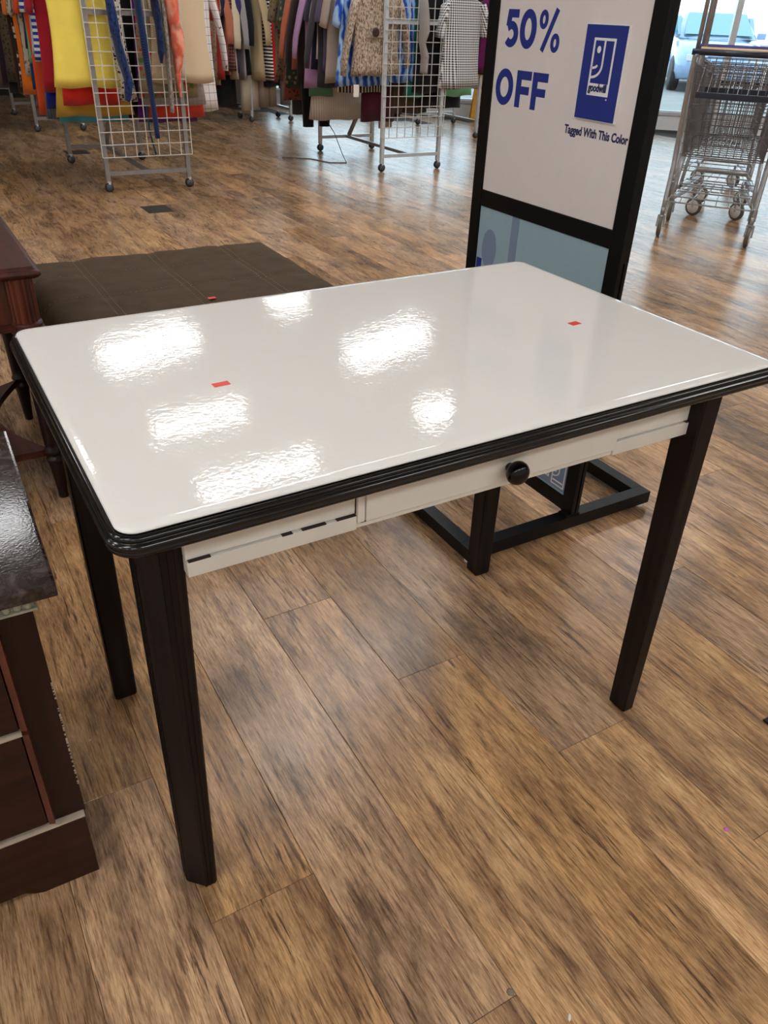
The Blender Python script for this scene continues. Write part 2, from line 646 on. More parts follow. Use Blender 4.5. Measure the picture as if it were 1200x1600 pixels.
S0, S1 = -6.0, 12.2
H = 3.4
cl, cr = sf(S0), sf(S1)
OUT = [(-6, -5), (cr[0], -5), (cr[0], cr[1]), (cl[0], cl[1]), (-6, cl[1])]
random.seed(4)
floor = structure(MB().prism(OUT, -.06, -.0012), 'floor', 'joint')
structure(MB().prism(OUT, H, H + .1), 'ceiling', 'ceiling')
structure(MB().box((-6.1, -5.1, 0), (cr[0] + .1, -5, H)), 'wall_front', 'wall')
structure(MB().box((-6.1, -5, 0), (-6, cl[1] + .1, H)), 'wall_left', 'wall')
structure(MB().box((cr[0], -5, 0), (cr[0] + .1, cr[1], H)), 'wall_right', 'wall')
structure(MB().box((-6, cl[1], 0), (cl[0], cl[1] + .1, H)), 'wall_back', 'wall')


def sf_box(mb, s0, s1, o0, o1, z0, z1):
    vs = [sf(s, o, z) for z in (z0, z1) for o in (o0, o1) for s in (s0, s1)]
    return mb.add(vs, [(0, 1, 3, 2), (4, 6, 7, 5), (0, 4, 5, 1), (2, 3, 7, 6), (0, 2, 6, 4), (1, 5, 7, 3)])


structure(sf_box(MB(), .385, S1, 0, .2, 0, .17), 'wall_storefront', 'curb')
structure(sf_box(MB(), S0, S1, 0, .2, 2.75, H), 'wall_storefront_header', 'wall')
structure(sf_box(MB(), .385, S1, -.02, .02, .17, .21), 'trim_1', 'mullion')
step = 1.52
s = 6.5 - step * 4
structure(sf_box(MB(), S0, s - .035, 0, .2, 0, 2.75), 'wall_storefront_solid', 'darkwall')
n = 0
while s < S1 - .1:
    n += 1
    e = min(s + step, S1)
    w = MB()
    sf_box(w, s - .035, s + .035, .02, .14, .17, 2.75)
    sf_box(w, s + .035, e - .035, .04, .12, .17, .22)
    sf_box(w, s + .035, e - .035, .04, .12, 2.69, 2.75)
    win = w.build('window_%d' % n, 'mullion')
    win['kind'] = 'structure'
    sf_box(MB(), s + .035, e - .035, .075, .081, .22, 2.69).build('pane', 'glass', win)
    s += step

# ground outside
gx = [sf(-40, .2), sf(50, .2), sf(50, 60), sf(-40, 60)]
structure(MB().prism([(p[0], p[1]) for p in gx][::-1], -.2, -.05), 'ground', 'asphalt')

# --- floor planks: every plank in view a piece of its own
PW, PL = .176, 1.262
pl_list = []
for k in range(-32, 60):
    x0 = .058 + PW * k
    for m in range(-4, 14):
        y0 = .015 - .3155 * k + PL * (m + math.floor(.25 * k))
        y1 = y0 + PL
        if x0 < -5 or x0 > 12.6 or y0 < -4.4 or y1 > 15: continue
        cx, cy = x0 + PW / 2, (y0 + y1) / 2
        if (Vector((x0 + PW, y1)) - SB).dot(SN) > -.02: continue
        q = [project((x, y, 0)) for x in (x0, x0 + PW) for y in (y0, cy, y1)]
        q = [p for p in q if p]
        big = 0
        if q:
            xs, ys = [p[0] for p in q], [p[1] for p in q]
            ax = max(0, min(1230, max(xs)) - max(-30, min(xs)))
            ay = max(0, min(1630, max(ys)) - max(-10, min(ys)))
            big = ax * ay
        pl_list.append((big, x0, y0, random.random(), random.random(), random.random()))
pl_list.sort(key=lambda t: -t[0])
g, b = .0004, .0007
pv = [(g, g, -.006), (PW - g, g, -.006), (PW - g, PL - g, -.006), (g, PL - g, -.006),
      (g, g, -b), (PW - g, g, -b), (PW - g, PL - g, -b), (g, PL - g, -b),
      (g + b, g + b, 0), (PW - g - b, g + b, 0), (PW - g - b, PL - g - b, 0), (g + b, PL - g - b, 0)]
pf = [(0, 1, 5, 4), (1, 2, 6, 5), (2, 3, 7, 6), (3, 0, 4, 7), (4, 5, 9, 8), (5, 6, 10, 9), (6, 7, 11, 10), (7, 4, 8, 11), (8, 9, 10, 11)]
plank_me = MB().add(pv, pf).mesh('plank', M['plank'])
far_mb, far_t = MB(), []
for i, (big, x0, y0, r1, r2, r3) in enumerate(pl_list):
    k = round((x0 - .058) / PW)
    # sub-tone drawn from the photograph for the nearest columns
    if k == 0: r1 = .15 if y0 > 0 else .62
    if k == 1: r1 = .30 if y0 > -.4 else .78
    if k == 2: r1 = .45 if y0 > -.7 else .7
    if k == -1: r1 = .55
    if k == -2: r1 = .6 if y0 > -.7 else .55
    if k == -3: r1 = .6 if y0 > -.4 else .4
    if k == -4: r1 = .35 if y0 > 0 else .68
    if i < 300:
        o = bpy.data.objects.new('plank', plank_me)
        C.objects.link(o)
        o.parent = floor
        o.location = (x0, y0, 0)
        o.color = (r1, r2, r3, 1)
    else:
        far_mb.add([(x + x0, y + y0, z) for x, y, z in pv], pf)
        far_t += [(r1, r2, r3, 1)] * len(pf)
fp = far_mb.build('far_planks', 'plank_far', floor)
at = fp.data.attributes.new('tint', 'FLOAT_COLOR', 'FACE')
for i, c in enumerate(far_t):
    at.data[i].color = c
fp['kind'] = 'stuff'


# --- ceiling lamps: some placed by their glare, others added as fill
def ceiling_light(x, y, lx, ly, label, group=None, rz=0.0):
    t = thing('ceiling_light', label, 'ceiling light', (x, y, H), rz, group)
    MB().box((-lx / 2 - .03, -ly / 2 - .03, -.05), (lx / 2 + .03, ly / 2 + .03, 0), .006).build('housing', 'lampbody', t, True)
    MB().box((-lx / 2, -ly / 2, -.056), (lx / 2, ly / 2, -.0495)).build('diffuser', 'lamp', t, True)
    return t


LG = 'added fill lamps behind and around the camera'
for x, y, lx, ly, rz, lab in ((1.28, 6.88, 1.05, .42, .38, 'wide ceiling light mirrored as the big left glare on the white tabletop'),
                              (3.58, 5.92, 1.15, .36, .36, 'wide ceiling light mirrored as the glare at the middle of the tabletop'),
                              (1.19, 5.05, .86, .16, .10, 'narrow ceiling light mirrored as a thin streak below the left red tape'),
                              (3.12, 4.28, .34, .26, .2, 'short ceiling light mirrored as the small glare right of centre on the tabletop'),
                              (1.28, 3.93, .95, .17, .08, 'narrow ceiling light mirrored nearest the front edge of the tabletop'),
                              (3.25, 7.85, .40, .5, .1, 'square ceiling light mirrored at the back edge of the tabletop')):
    ceiling_light(x, y, lx, ly, lab, None, rz)
for x, y in ((-4.6, -3.4), (-4.6, -1.2), (-4.6, 1.0), (-4.6, 3.2), (-2.4, -3.4), (-2.4, -1.2), (-2.4, 1.0), (-.2, -3.4), (2.0, -3.4), (4.2, -3.4), (4.2, -1.2), (6.4, -1.2), (6.4, 1.0),
             (9.3, 1.0), (9.3, 3.0), (7.9, 2.6)):  # unseen lamps, added for general light from behind and the sides
    ceiling_light(x, y, 1.2, .5, 'added fill light on the ceiling outside the picture', LG)
ceiling_light(.85, 2.6, 1.0, .3, 'ceiling light whose glare lies on the floor boards under the left of the table')
ceiling_light(1.95, 3.2, 1.2, .35, 'added ceiling light brightening the clothes racks, above the aisle')  # added lamp, lifts the fronts of the hanging garments
ceiling_light(5.0, 3.1, 1.2, .35, 'added fill light above the aisle in front of the shopping carts')  # added too, for more light on the racked clothes
ceiling_light(3.05, 2.95, 1.0, .3, 'ceiling light whose glare lies on the floor boards near the right front leg')
ceiling_light(-.74, 4.66, .8, .34, 'ceiling light mirrored on the dark laminate top of the low chest')

# ------------------------------------------------------------------ the enamel table
TQ = [(-.5084, .3190), (.5178, .3318), (.5212, -.3145), (-.5085, -.3260)]      # BL BR FR FL, where white turns to black


def quad_ring(off, z, r=.022, n=7):
    """rounded quadrilateral, offset outwards"""
    c = Vector((sum(p[0] for p in TQ) / 4, sum(p[1] for p in TQ) / 4))
    pts = [Vector(p) for p in (TQ[3], TQ[2], TQ[1], TQ[0])]        # counter clockwise
    out = []
    for i in range(4):
        a, p, q = pts[i - 1], pts[i], pts[(i + 1) % 4]
        u, v = (p - a).normalized(), (q - p).normalized()
        nu, nv = Vector((u.y, -u.x)), Vector((v.y, -v.x))
        cen = p - nu * r - nv * r
        a0, a1 = math.atan2(nu.y, nu.x), math.atan2(nv.y, nv.x)
        if a1 < a0: a1 += 2 * PI
        for k in range(n + 1):
            t = a0 + (a1 - a0) * k / n
            out.append((cen.x + (r + off) * math.cos(t), cen.y + (r + off) * math.sin(t), z))
    return out


table = thing('enamel_table', 'white enamel topped kitchen table with black rim and black legs in the foreground', 'table')
top = MB().loft([quad_ring(-.012, .752), quad_ring(-.001, .7545), quad_ring(.0005, .7565), quad_ring(-.0015, .7585), quad_ring(-.006, .7597), quad_ring(-.014, .760)], caps=False)
top.add(quad_ring(-.014, .760), [tuple(range(32))])
top.build('tabletop', 'enamel', table)
prof = [(-.010, .7515), (.0005, .7535), (.0035, .7545), (.0062, .7530), (.0076, .7503), (.0072, .7488), (.0066, .7482), (.0082, .7474),
        (.0112, .7452), (.0122, .7425), (.0112, .7396), (.0090, .7384), (.0086, .7376), (.0098, .7366), (.0098, .7335), (.0080, .7312), (.003, .7300), (-.02, .7300), (-.02, .742)]
MB().loft([quad_ring(o, z) for o, z in prof], caps=False).build('edge_rim', 'rim', table)

AZ = .732


def leg(name, bot, topf, chamfer, cz=.010):
    """bot / topf: (x0, y0, x1, y1) footprints, chamfer: which outside corner is cut (sx, sy)"""
    def ring(f, z, cc):
        x0, y0, x1, y1 = f
        cs = {(-1, -1): (x0, y0), (1, -1): (x1, y0), (1, 1): (x1, y1), (-1, 1): (x0, y1)}
        out = []
        for s_ in ((-1, -1), (1, -1), (1, 1), (-1, 1)):
            x, y = cs[s_]
            c = cc if s_ == chamfer else .003
            a, b_ = ((x - s_[0] * c, y), (x, y - s_[1] * c))
            # order counter clockwise
            out += [(*(b_ if s_ in ((-1, -1), (1, 1)) else a), z), (*(a if s_ in ((-1, -1), (1, 1)) else b_), z)]
        return out
    m = MB().loft([ring(tuple(v + (.002 if i < 2 else -.002) for i, v in enumerate(bot)), 0, cz), ring(bot, .004, cz), ring(topf, AZ, cz)], smooth=False)
    # three shallow flutes stand proud on the outside faces
    return m.build(name, 'leg', table)


leg('leg', (-.479, -.240, -.437, -.195), (-.480, -.252, -.427, -.198), (-1, -1), .022)
leg('leg', (.419, -.287, .458, -.244), (.405, -.288, .457, -.236), (1, -1), .014)
leg('leg', (-.480, .233, -.437, .276), (-.484, .228, -.432, .278), (-1, 1), .014)
leg('leg', (.420, .233, .463, .276), (.415, .228, .465, .278), (1, 1), .014)
# flutes on the front left leg
fl = MB()
for i in range(3):
    t_ = i / 2
    xb, xt = -.4555 + .0135 * t_ * .9, -.4545 + .019 * t_ * .9
    fl.bar((xb, -.2402, .004), (xt, -.2522, AZ - .005), .0045, .0022, (0, 1, 0))
    yb = -.214 + .008 * i
    fl.bar((-.4792, yb, .004), (-.4802, yb - .006 + .004 * i, AZ - .005), .0022, .0045, (0, 1, 0))
fl.build('leg_flute', 'leg', table)

FY = -.262                      # front face of the apron
ap = MB()
ap.box((-.43, FY, .660), (-.196, FY + .018, AZ), .0015)
ap.box((.243, FY, .661), (.452, FY + .018, AZ), .0015)
ap.box((-.43, .236, .645), (.42, .252, AZ))
ap.box((-.455, -.2, .645), (-.440, .235, AZ))
ap.box((.425, -.24, .645), (.440, .232, AZ))
ap.build('apron', 'whitepaint', table)
MB().box((-.43, FY - .004, .637), (-.2062, FY + .016, .6588), .002).build('bottom_rail', 'whitepaint', table)
MB().box((.2435, FY - .004, .637), (.456, FY + .016, .6595), .002).build('bottom_rail', 'whitepaint', table)
MB().box((-.2062, FY - .001, .637), (.2435, FY + .016, .6465), .002).build('bottom_rail', 'whitepaint', table)
for x0, x1, z0, z1 in ((-.428, -.401, .6588, .6600), (-.31, -.296, .6588, .6595), (-.283, -.25, .6588, .6597), (-.235, -.2075, .6588, .6597), (.40, .412, .6595, .6603), (.416, .438, .6595, .6605),
                       (-.2, -.12, .6464, .6474), (.1, .16, .6464, .6472)):
    MB().box((x0, FY - .0045, z0 - .0004), (x1, FY + .01, z1)).build('paint_crack', 'crack', table)
MB().box((-.2075, FY - .001, .66), (-.2062, FY + .01, AZ)).build('joint_gap', 'crack', table)
dr = MB().box((-.1945, FY - .008, .6478), (.2425, FY + .016, AZ - .002), .0022).build('drawer', 'whitepaint', table)
MB().box((-.206, FY - .006, .6478), (-.1958, FY + .012, AZ - .002), .001).build('drawer_stile', 'whitepaint', table)
kx, kz = .034, .672
MB().lathe([(.006, -.016), (.0065, -.012), (.007, -.008), (.012, -.004), (.016, .001), (.0175, .006), (.017, .011), (.014, .016), (.008, .0195), (.002, .0205)], n=24, axis='y')
kb = MB().lathe([(.0068, 0), (.0068, -.005), (.0105, -.008), (.0152, -.012), (.0175, -.017), (.0175, -.022), (.0155, -.027), (.011, -.031), (.005, -.0332), (.0008, -.0337)],
                c=(kx, FY - .008, kz), n=24, axis='y')
kb.build('knob', 'blackpaint', dr)

for (x, y, a, lab, d) in ((-.2905, -.0222, .05, 'small red tape square on the left half of the tabletop', (.024, .013)),
                          (.3445, -.036, .1, 'small red tape square on the right half of the tabletop', (.021, .014))):
    m = MB().box((-d[0] / 2, -d[1] / 2, 0), (d[0] / 2, d[1] / 2, .0004))
    o = m.build('tape_square', 'redtape', None, loc=None)
    o.location = (x, y, .7601)
    o.rotation_euler = (0, 0, a)
    tag(o, lab, 'tape')

# ------------------------------------------------------------------ the sign stand
sign = thing('sign_stand', 'black framed floor sign announcing 50% OFF behind the white table', 'sign', (.77, .56, 0))
X0 = .770                        # front plane of the frame


def rail(a, b, name='base_rail'):
    return MB().box(a, b, .002).build(name, 'signblack', sign)


BZ0, BZ1 = .013, .050
rail((.428, .280, BZ0), (1.076, .318, BZ1))
rail((.428, .845, BZ0), (1.076, .883, BZ1))
rail((.428, .318, BZ0), (.466, .845, BZ1))
rail((1.038, .318, BZ0), (1.076, .845, BZ1))
for x, y in ((.447, .299), (1.057, .299), (.447, .864), (1.057, .864)):
    MB().lathe([(.014, 0), (.014, .005), (.006, .006), (.006, .0135)], c=(x, y, 0), n=12).build('levelling_foot', 'castershell', sign)
YA, YB, FW = .283, .868, .042     # outside edges of the panel frame and its bar width
ZT = 1.66
fr = MB()
fr.box((X0, YA, BZ1), (X0 + .013, YA + FW, ZT), .002)
fr.build('upright', 'signblack', sign)
MB().box((X0, YB - FW, BZ1), (X0 + .013, YB, ZT), .002).build('upright', 'signblack', sign)
for y0, y1 in ((YA, YA + .03), (YB - .03, YB)):
    MB().box((X0 + .017, y0, BZ1), (X0 + .028, y1, .735), .002).build('support_strut', 'signblack', sign)
    MB().box((X0 + .0128, y0, .735), (X0 + .028, y1, ZT), .001).build('back_upright', 'signblack', sign)
for y0 in (YA - .004, YB - .034):
    MB().box((X0 - .016, y0 + .004, BZ1), (X0 + .034, y0 + .036, BZ1 + .006), .001).build('foot_plate', 'signblack', sign)
for z0, z1 in ((.760, .802), (.052, .094), (ZT - .042, ZT)):
    MB().box((X0 + .0005, YA + FW, z0), (X0 + .0125, YB - FW, z1), .002).build('crossbar', 'signblack', sign)
panel = MB().box((X0 + .004, YA + FW, .802), (X0 + .011, YB - FW, ZT - .042)).build('sign_board', 'signwhite', sign)
lower = MB().box((X0 + .004, YA + FW, .094), (X0 + .011, YB - FW, .760)).build('lower_board', 'teal', sign)
XP = X0 + .004


def on_sign(mb, y, z, lift=0.0):
    """local x reads towards -y, local y up, local z towards the viewer (-x)"""
    return place(mb, lambda p: (XP - lift - p[2], y - p[0], z + p[1]))


# 50% OFF as pen strokes (light geometric capitals)
big = MB()
w, cap = .0190, .0800
stroke(big, [(.047, cap - w / 2), (.0135, cap - w / 2), (.0095, .044)], w * .9, 0, .00060)
stroke(big, [(.0085, .0405)] + arc(.0225, .0275, .0190, .0190, 105, -140, 18), w * .9, 0, .00066)
stroke(big, arc(.0860, cap / 2, .0215, cap / 2 - w / 2 + .001, 0, 360, 32)[:-1], w * .95, closed=True)
ox = .127
stroke(big, arc(ox + .013, .061, .0100, .0140, 0, 360, 20)[:-1], .0105, closed=True)
stroke(big, arc(ox + .060, .0160, .0100, .0140, 0, 360, 20)[:-1], .0105, closed=True)
stroke(big, [(ox + .016, -.002), (ox + .058, cap + .002)], .0125, 0, .00066)
on_sign(big, .796, 1.138).build('lettering', 'signblue', panel)
off = MB()
stroke(off, arc(.034, cap / 2, .0260, cap / 2 - w / 2 + .001, 0, 360, 32)[:-1], w * .95, closed=True)
for fx in (.090, .151):
    stroke(off, [(fx, 0), (fx, cap)], w, 0, .00060)
    stroke(off, [(fx, cap - w / 2), (fx + .046, cap - w / 2)], w, 0, .00066)
    stroke(off, [(fx, cap / 2 - .002), (fx + .041, cap / 2 - .002)], w * .92, 0, .00072)
on_sign(off, .812, 1.012).build('lettering', 'signblue', panel)
tg = text_mb('Tagged With This Color', .0250, .0008, xscale=.80)
wid = max(p[0] for p in tg.v) - min(p[0] for p in tg.v)
tg = place(tg, lambda p: (p[0] * .205 / wid, p[1], p[2]))
on_sign(tg, .535, .978).build('lettering', 'signnavy', panel)
# the plaque with the smiling g emblem
pq = MB().box((XP - .007, .376, 1.013), (XP, .502, 1.196)).build('plaque', 'foamedge', panel)
MB().box((XP - .0078, .3772, 1.0142), (XP - .007, .5008, 1.1948)).build('plaque_face', 'signblue', pq)


def emblem(w_, h_, word, wcol=None):
    """white frame: half face made of a g stroke, dot eye, smile"""
    m = MB()
    lw = w_ * .075
    band = h_ * .215
    stroke(m, [(lw / 2, h_ - lw / 2), (w_ - lw / 2, h_ - lw / 2), (w_ - lw / 2, lw / 2), (lw / 2, lw / 2)], lw, closed=True)
    if word:
        m.box((lw / 2, lw / 2, 0), (w_ - lw / 2, band, .0007))
    cx = w_ * .52
    cy = band + (h_ - band) * .40
    stroke(m, [(cx, h_ - lw)] + [(cx, cy)] + [(lw + (cx - lw) * math.cos(math.radians(a)), cy - (cy - band - (h_ - band) * .13) * math.sin(math.radians(a))) for a in range(10, 91, 10)], lw)
    stroke(m, [(lw * .5 + (cx - lw) * .58 * math.sin(math.radians(a)), cy + h_ * .06 - h_ * .055 * (1 + math.cos(math.radians(a))) + .0) for a in range(0, 91, 15)], lw * .95)
    e = arc(w_ * .28, h_ * .80, w_ * .085, h_ * .062, 0, 360, 18)[:-1]
    m.prism(e, 0, .0006)
    return m


em = emblem(.066, .109, True)
m_ = on_sign(em, .472, 1.062, .0078).build('emblem', 'printwhite', pq)
wd = text_mb('goodwill', .0205, .0009)
wid = max(p[0] for p in wd.v) - min(p[0] for p in wd.v)
wd = place(wd, lambda p: (p[0] * .056 / wid, p[1], p[2]))
on_sign(wd, .468, 1.0705, .0085).build('emblem_word', 'signnavy', m_)
rg = MB().prism(arc(0, 0, .0018, .0018, 0, 360, 10)[:-1], 0, .0006)
on_sign(rg, .409, 1.057, .0078).build('register_mark', 'printwhite', pq)
# lower board print: pale bar, round head, letter tops, small white logo
lb = MB().box((XP - .0006, .655, .55), (XP, .685, .76))
lb.build('printed_bar', 'slate', lower)
MB().prism(arc(.772, .655, .032, .052, 0, 360, 28)[:-1], XP - .0006, XP, axis='x').build('printed_head', 'slate', lower)
MB().box((XP - .0006, YA + FW, .10), (XP, .825, .30)).build('printed_band', 'slate', lower)
MB().box((XP - .0008, .80, .588), (XP - .0002, .822, .622)).build('printed_letter', 'signblue', lower)
lg = emblem(.052, .082, False)
stroke(lg, [(.006, .014), (.046, .014)], .004)
on_sign(lg, .384, .108, .0006).build('printed_emblem', 'printwhite', lower)
wl = text_mb('goodwill', .052, .0012)
wid = max(p[0] for p in wl.v)
wl = place(wl, lambda p: (p[0] * .120 / wid, p[1], p[2]))
on_sign(wl, .512, .158, .0006).build('printed_word', 'printwhite', lower)
wc = text_mb('Columbus', .030, .0006)
wid = max(p[0] for p in wc.v)
wc = place(wc, lambda p: (p[0] * .100 / wid, p[1], p[2]))
on_sign(wc, .494, .120, .0006).build('printed_word', 'printwhite', lower)

# ------------------------------------------------------------------ chest at the lower left
chest = thing('low_chest', 'dark cherry chest of drawers with a mottled black top at the left edge', 'chest', (-.5985, -.125, 0), -.02)
# local: front right bottom corner of the plinth at the origin, front towards -y, body to -x
CW, CD = .56, .44
pl = MB()
out = [(-CW, 0), (-CW, .137), (0, .137), (0, 0), (-.085, 0), (-.098, .006), (-.112, .016), (-CW + .112, .016), (-CW + .098, .006), (-CW + .085, 0)]
pl.prism(out, 0, .02, axis='y')
pl.box((-.02, .02, 0), (0, CD, .137))
pl.box((-CW, .02, 0), (-CW + .02, CD, .137))
pl.box((-CW, CD - .02, .0), (0, CD, .137))
pl.build('plinth', 'chest', chest, local=True)
MB().box((-CW, 0.0, .137), (.0, .024, .1405), .001).build('plinth_edge', 'chip', chest, local=True)
bd = MB().box((-CW + .006, .012, .1375), (.003, CD, .549)).build('body', 'chest_v', chest, local=True)
for z0, z1 in ((.150, .345), (.353, .535)):
    d = MB().box((-CW + .05, .002, z0), (-.052, .013, z1), .003).build('drawer', 'chest', chest, local=True)
    for x0, x1 in ((-.052, -.040), (-CW + .038, -CW + .05)):
        MB().prism([(x0, .012), (x0 + .002, .0), (x1 - .002, -.003), (x1, .012)], z0, z1).build('drawer_bead', 'bevel', d, local=True)
    MB().box((-CW + .05, -.001, z1 - .0015), (-.050, .012, z1 + .0025), .001).build('drawer_edge', 'chip', d, local=True)
    for kx_ in (-CW * .5,):
        MB().lathe([(.006, 0), (.006, -.01), (.014, -.014), (.015, -.022), (.008, -.028), (.001, -.029)], c=(kx_, .002, (z0 + z1) / 2), n=14, axis='y').build('knob', 'darkchrome', d, local=True)
# carved scallop moulding
mo = MB()
mo.box((-CW + .004, .004, .549), (.006, CD, .573))
mo.box((-CW + .0, -.002, .549), (.009, .01, .5525))
for i in range(42):
    x = -.001 - i * .0128
    if x < -CW + .01: break
    mo.lathe([(.0050, .5525), (.0056, .556), (.0056, .566), (.0048, .571), (.0035, .573)], c=(x, .004, 0), n=8)
for i in range(30):
    y = .018 + i * .0135
    if y > CD - .01: break
    mo.lathe([(.0050, .5525), (.0056, .556), (.0056, .566), (.0048, .571), (.0035, .573)], c=(.006, y, 0), n=8)
mo.build('scallop_moulding', 'moulding', chest, local=True)
MB().box((-CW - .012, -.018, .573), (.036, CD + .01, .591), .004).build('top', 'laminate', chest, local=True)
wr = MB()
random.seed(8)
for i in range(60):
    z = .19 + random.random() ** .8 * .22
    wr.box((.0012, .0114, z), (.0031 + random.random() * .0010, .0128, z + .0006 + random.random() * .0026))
wr.build('worn_edge', 'chip', bd, local=True)

# ------------------------------------------------------------------ end table at the left edge
et = thing('end_table', 'reddish mahogany end table with fluted corner posts at the left edge', 'table', (-.43, 1.36, 0))
EX, EY0, EY1 = -.358, 1.045, 1.70
EW = .62
MB().loft([[(x, y, z) for x, y in rrect(EX - EW + i, EY0 + i, EX - i, EY1 - i, .006, 3)] for z, i in
           ((.628, .012), (.632, .006), (.637, .001), (.641, 0), (.645, .002), (.6475, .006), (.6485, .012), (.651, .013), (.656, .016))], smooth=False).build('top', 'mahogany', et)
MB().box((EX - EW + .05, EY0 + .045, .50), (EX - .045, EY1 - .045, .628)).build('apron', 'mahogany_v', et)
MB().loft([[(x, y, z) for x, y in rrect(EX - EW + .04 + i, EY0 + .03 + i, EX - .04 - i, EY1 - .03 - i, .01, 3)] for z, i in
           ((.494, .008), (.498, 0), (.508, 0), (.512, .006))], smooth=False).build('apron_moulding', 'mahogany', et)
for cx in (EX - .052, EX - EW + .052):
    for cy in (EY0 + .048, EY1 - .048):
        p_ = MB()
        rings = []
        for z in (.512, .628):
            rg_ = []
            for k in range(48):
                a = 2 * PI * k / 48
                r = .031 + .0028 * abs(math.sin(a * 6))
                rg_.append((cx + r * math.cos(a), cy + r * math.sin(a), z))
            rings.append(rg_)
        p_.loft(rings, smooth=False)
        post = p_.build('fluted_post', 'mahogany_v', et)
        MB().lathe([(.034, .486), (.041, .490), (.043, .496), (.040, .502), (.037, .505), (.039, .509), (.038, .514), (.033, .519)], c=(cx, cy, 0), n=24).build('post_ring', 'mahogany', post)
        lg_ = MB().lathe([(.011, 0), (.013, .004), (.0135, .02), (.020, .105), (.025, .122), (.025, .130), (.018, .134), (.018, .142), (.026, .147), (.026, .155), (.021, .160),
                          (.022, .18), (.028, .40), (.030, .44), (.022, .455), (.030, .470), (.034, .487)], c=(cx, cy, 0), n=20)
        lg_.build('leg', 'darkleg', et)
# lower shelf with concave sides
sh = []
x0, x1, y0, y1 = EX - EW + .06, EX - .06, EY0 + .058, EY1 - .058
for (ax, ay, bx, by, dx, dy, dep) in ((x1, y0, x1, y1, -1, 0, .10), (x1, y1, x0, y1, 0, -1, .10), (x0, y1, x0, y0, 1, 0, .10), (x0, y0, x1, y0, 0, 1, .0)):
    for k in range(12):
        t_ = k / 12
        d = dep * math.sin(PI * t_)
        sh.append((ax + (bx - ax) * t_ + dx * d, ay + (by - ay) * t_ + dy * d))
MB().prism(sh, .130, .150).build('shelf', 'mahogany', et)

# ------------------------------------------------------------------ ottoman
ot = thing('ottoman', 'large low brown suede ottoman with double stitched seams behind the white table', 'ottoman', (.12, 1.5, 0))
OX0, OX1, OY0, OY1, OZ = -.315, .605, 1.02, 2.005, .425
nx, ny = 46, 46
sx = [.205, .49, .78]             # seams along y as fractions of x
sy = [.25, .5, .75]
vs_, fs_ = [], []


def pillow(u, v):
    def well(t, ss, wd):
        return min([abs(t - q) for q in ss] + [t, 1 - t]) / wd
    e = min(1, min(u, 1 - u) / .07, min(v, 1 - v) / .07)
    e = math.sqrt(max(0, 1 - (1 - e) ** 2))
    gx_ = 1 - math.exp(-(min(abs(u - q) for q in sx) / .018) ** 2)
    gy_ = 1 - math.exp(-(min(abs(v - q) for q in sy) / .016) ** 2)
    wob = .003 * math.sin(9 * u + 5 * v) * math.sin(8 * v - 3 * u) + .0015 * math.sin(23 * u * v + 5 * u)
    cu = .5 + .5 * (gx_ * gy_)
    return -.04 * (1 - e) - .006 * (1 - gx_) - .004 * (1 - gy_) + wob * e


for j in range(ny + 1):
    for i in range(nx + 1):
        u, v = i / nx, j / ny
        vs_.append((OX0 + (OX1 - OX0) * u, OY0 + (OY1 - OY0) * v, OZ + pillow(u, v)))
for j in range(ny):
    for i in range(nx):
        a = j * (nx + 1) + i
        fs_.append((a, a + 1, a + nx + 2, a + nx + 1))
edge = [i for i in range(nx + 1)] + [(j + 1) * (nx + 1) - 1 for j in range(1, ny + 1)] + [ny * (nx + 1) + i for i in range(nx - 1, -1, -1)] + [j * (nx + 1) for j in range(ny - 1, 0, -1)]
k0 = len(vs_)
for i in edge:
    x, y, z = vs_[i]
    vs_.append((x, y, .04))
ne = len(edge)
for i in range(ne):
    fs_.append((edge[i], k0 + i, k0 + (i + 1) % ne, edge[(i + 1) % ne]))
fs_.append(tuple(range(k0, k0 + ne)))
MB().add(vs_, fs_, True).build('cushion', 'suede', ot)
st = MB()
for q in sx:
    for d in (-.012, .012):
        for k in range(60):
            v0, v1 = k / 60 + .003, (k + .62) / 60
            x = OX0 + (OX1 - OX0) * (q + d)
            st.bar((x, OY0 + (OY1 - OY0) * v0, OZ + pillow(q + d, v0) + .0006), (x, OY0 + (OY1 - OY0) * v1, OZ + pillow(q + d, v1) + .0006), .0016)
for q in sy:
    for k in range(56):
        u0, u1 = k / 56 + .003, (k + .55) / 56
        y = OY0 + (OY1 - OY0) * (q + .011)
        st.bar((OX0 + (OX1 - OX0) * u0, y, OZ + pillow(u0, q + .011) + .0006), (OX0 + (OX1 - OX0) * u1, y, OZ + pillow(u1, q + .011) + .0006), .0016)
st.build('stitching', 'stitch', ot)
for x in (OX0 + .06, OX1 - .06):
    for y in (OY0 + .06, OY1 - .06):
        MB().lathe([(.018, 0), (.024, .042)], c=(x, y, 0), n=12).build('foot', 'darkleg', ot)
o = MB().box((-.012, -.008, 0), (.012, .008, .0006)).build('sale_tag', 'redtape')
o.location = (.158, 1.345, OZ + .004)
tag(o, 'tiny red tag lying on the brown ottoman', 'tag')


# ------------------------------------------------------------------ clothing racks
def caster(parent, x, y, turn=0.0, r=.032, local=False):
    c = MB()
    c.box((x - .004, y - .016, r), (x + .012, y - .012, r * 2.15))
    c.box((x - .004, y + .012, r), (x + .012, y + .016, r * 2.15))
    c.box((x - .012, y - .016, r * 2.05), (x + .014, y + .016, r * 2.3))
    f = c.build('caster', 'castershell', parent, local)
    MB().lathe([(r * .9, -.012), (r, -.009), (r, .009), (r * .9, .012)], c=(x, y, r), n=18, axis='y').build('wheel', 'rubber', f, local)
    MB().lathe([(r * .72, -.0165), (r * .78, -.013)], c=(x, y, r), n=16, axis='y').build('wheel_cap', 'hub', f, local)


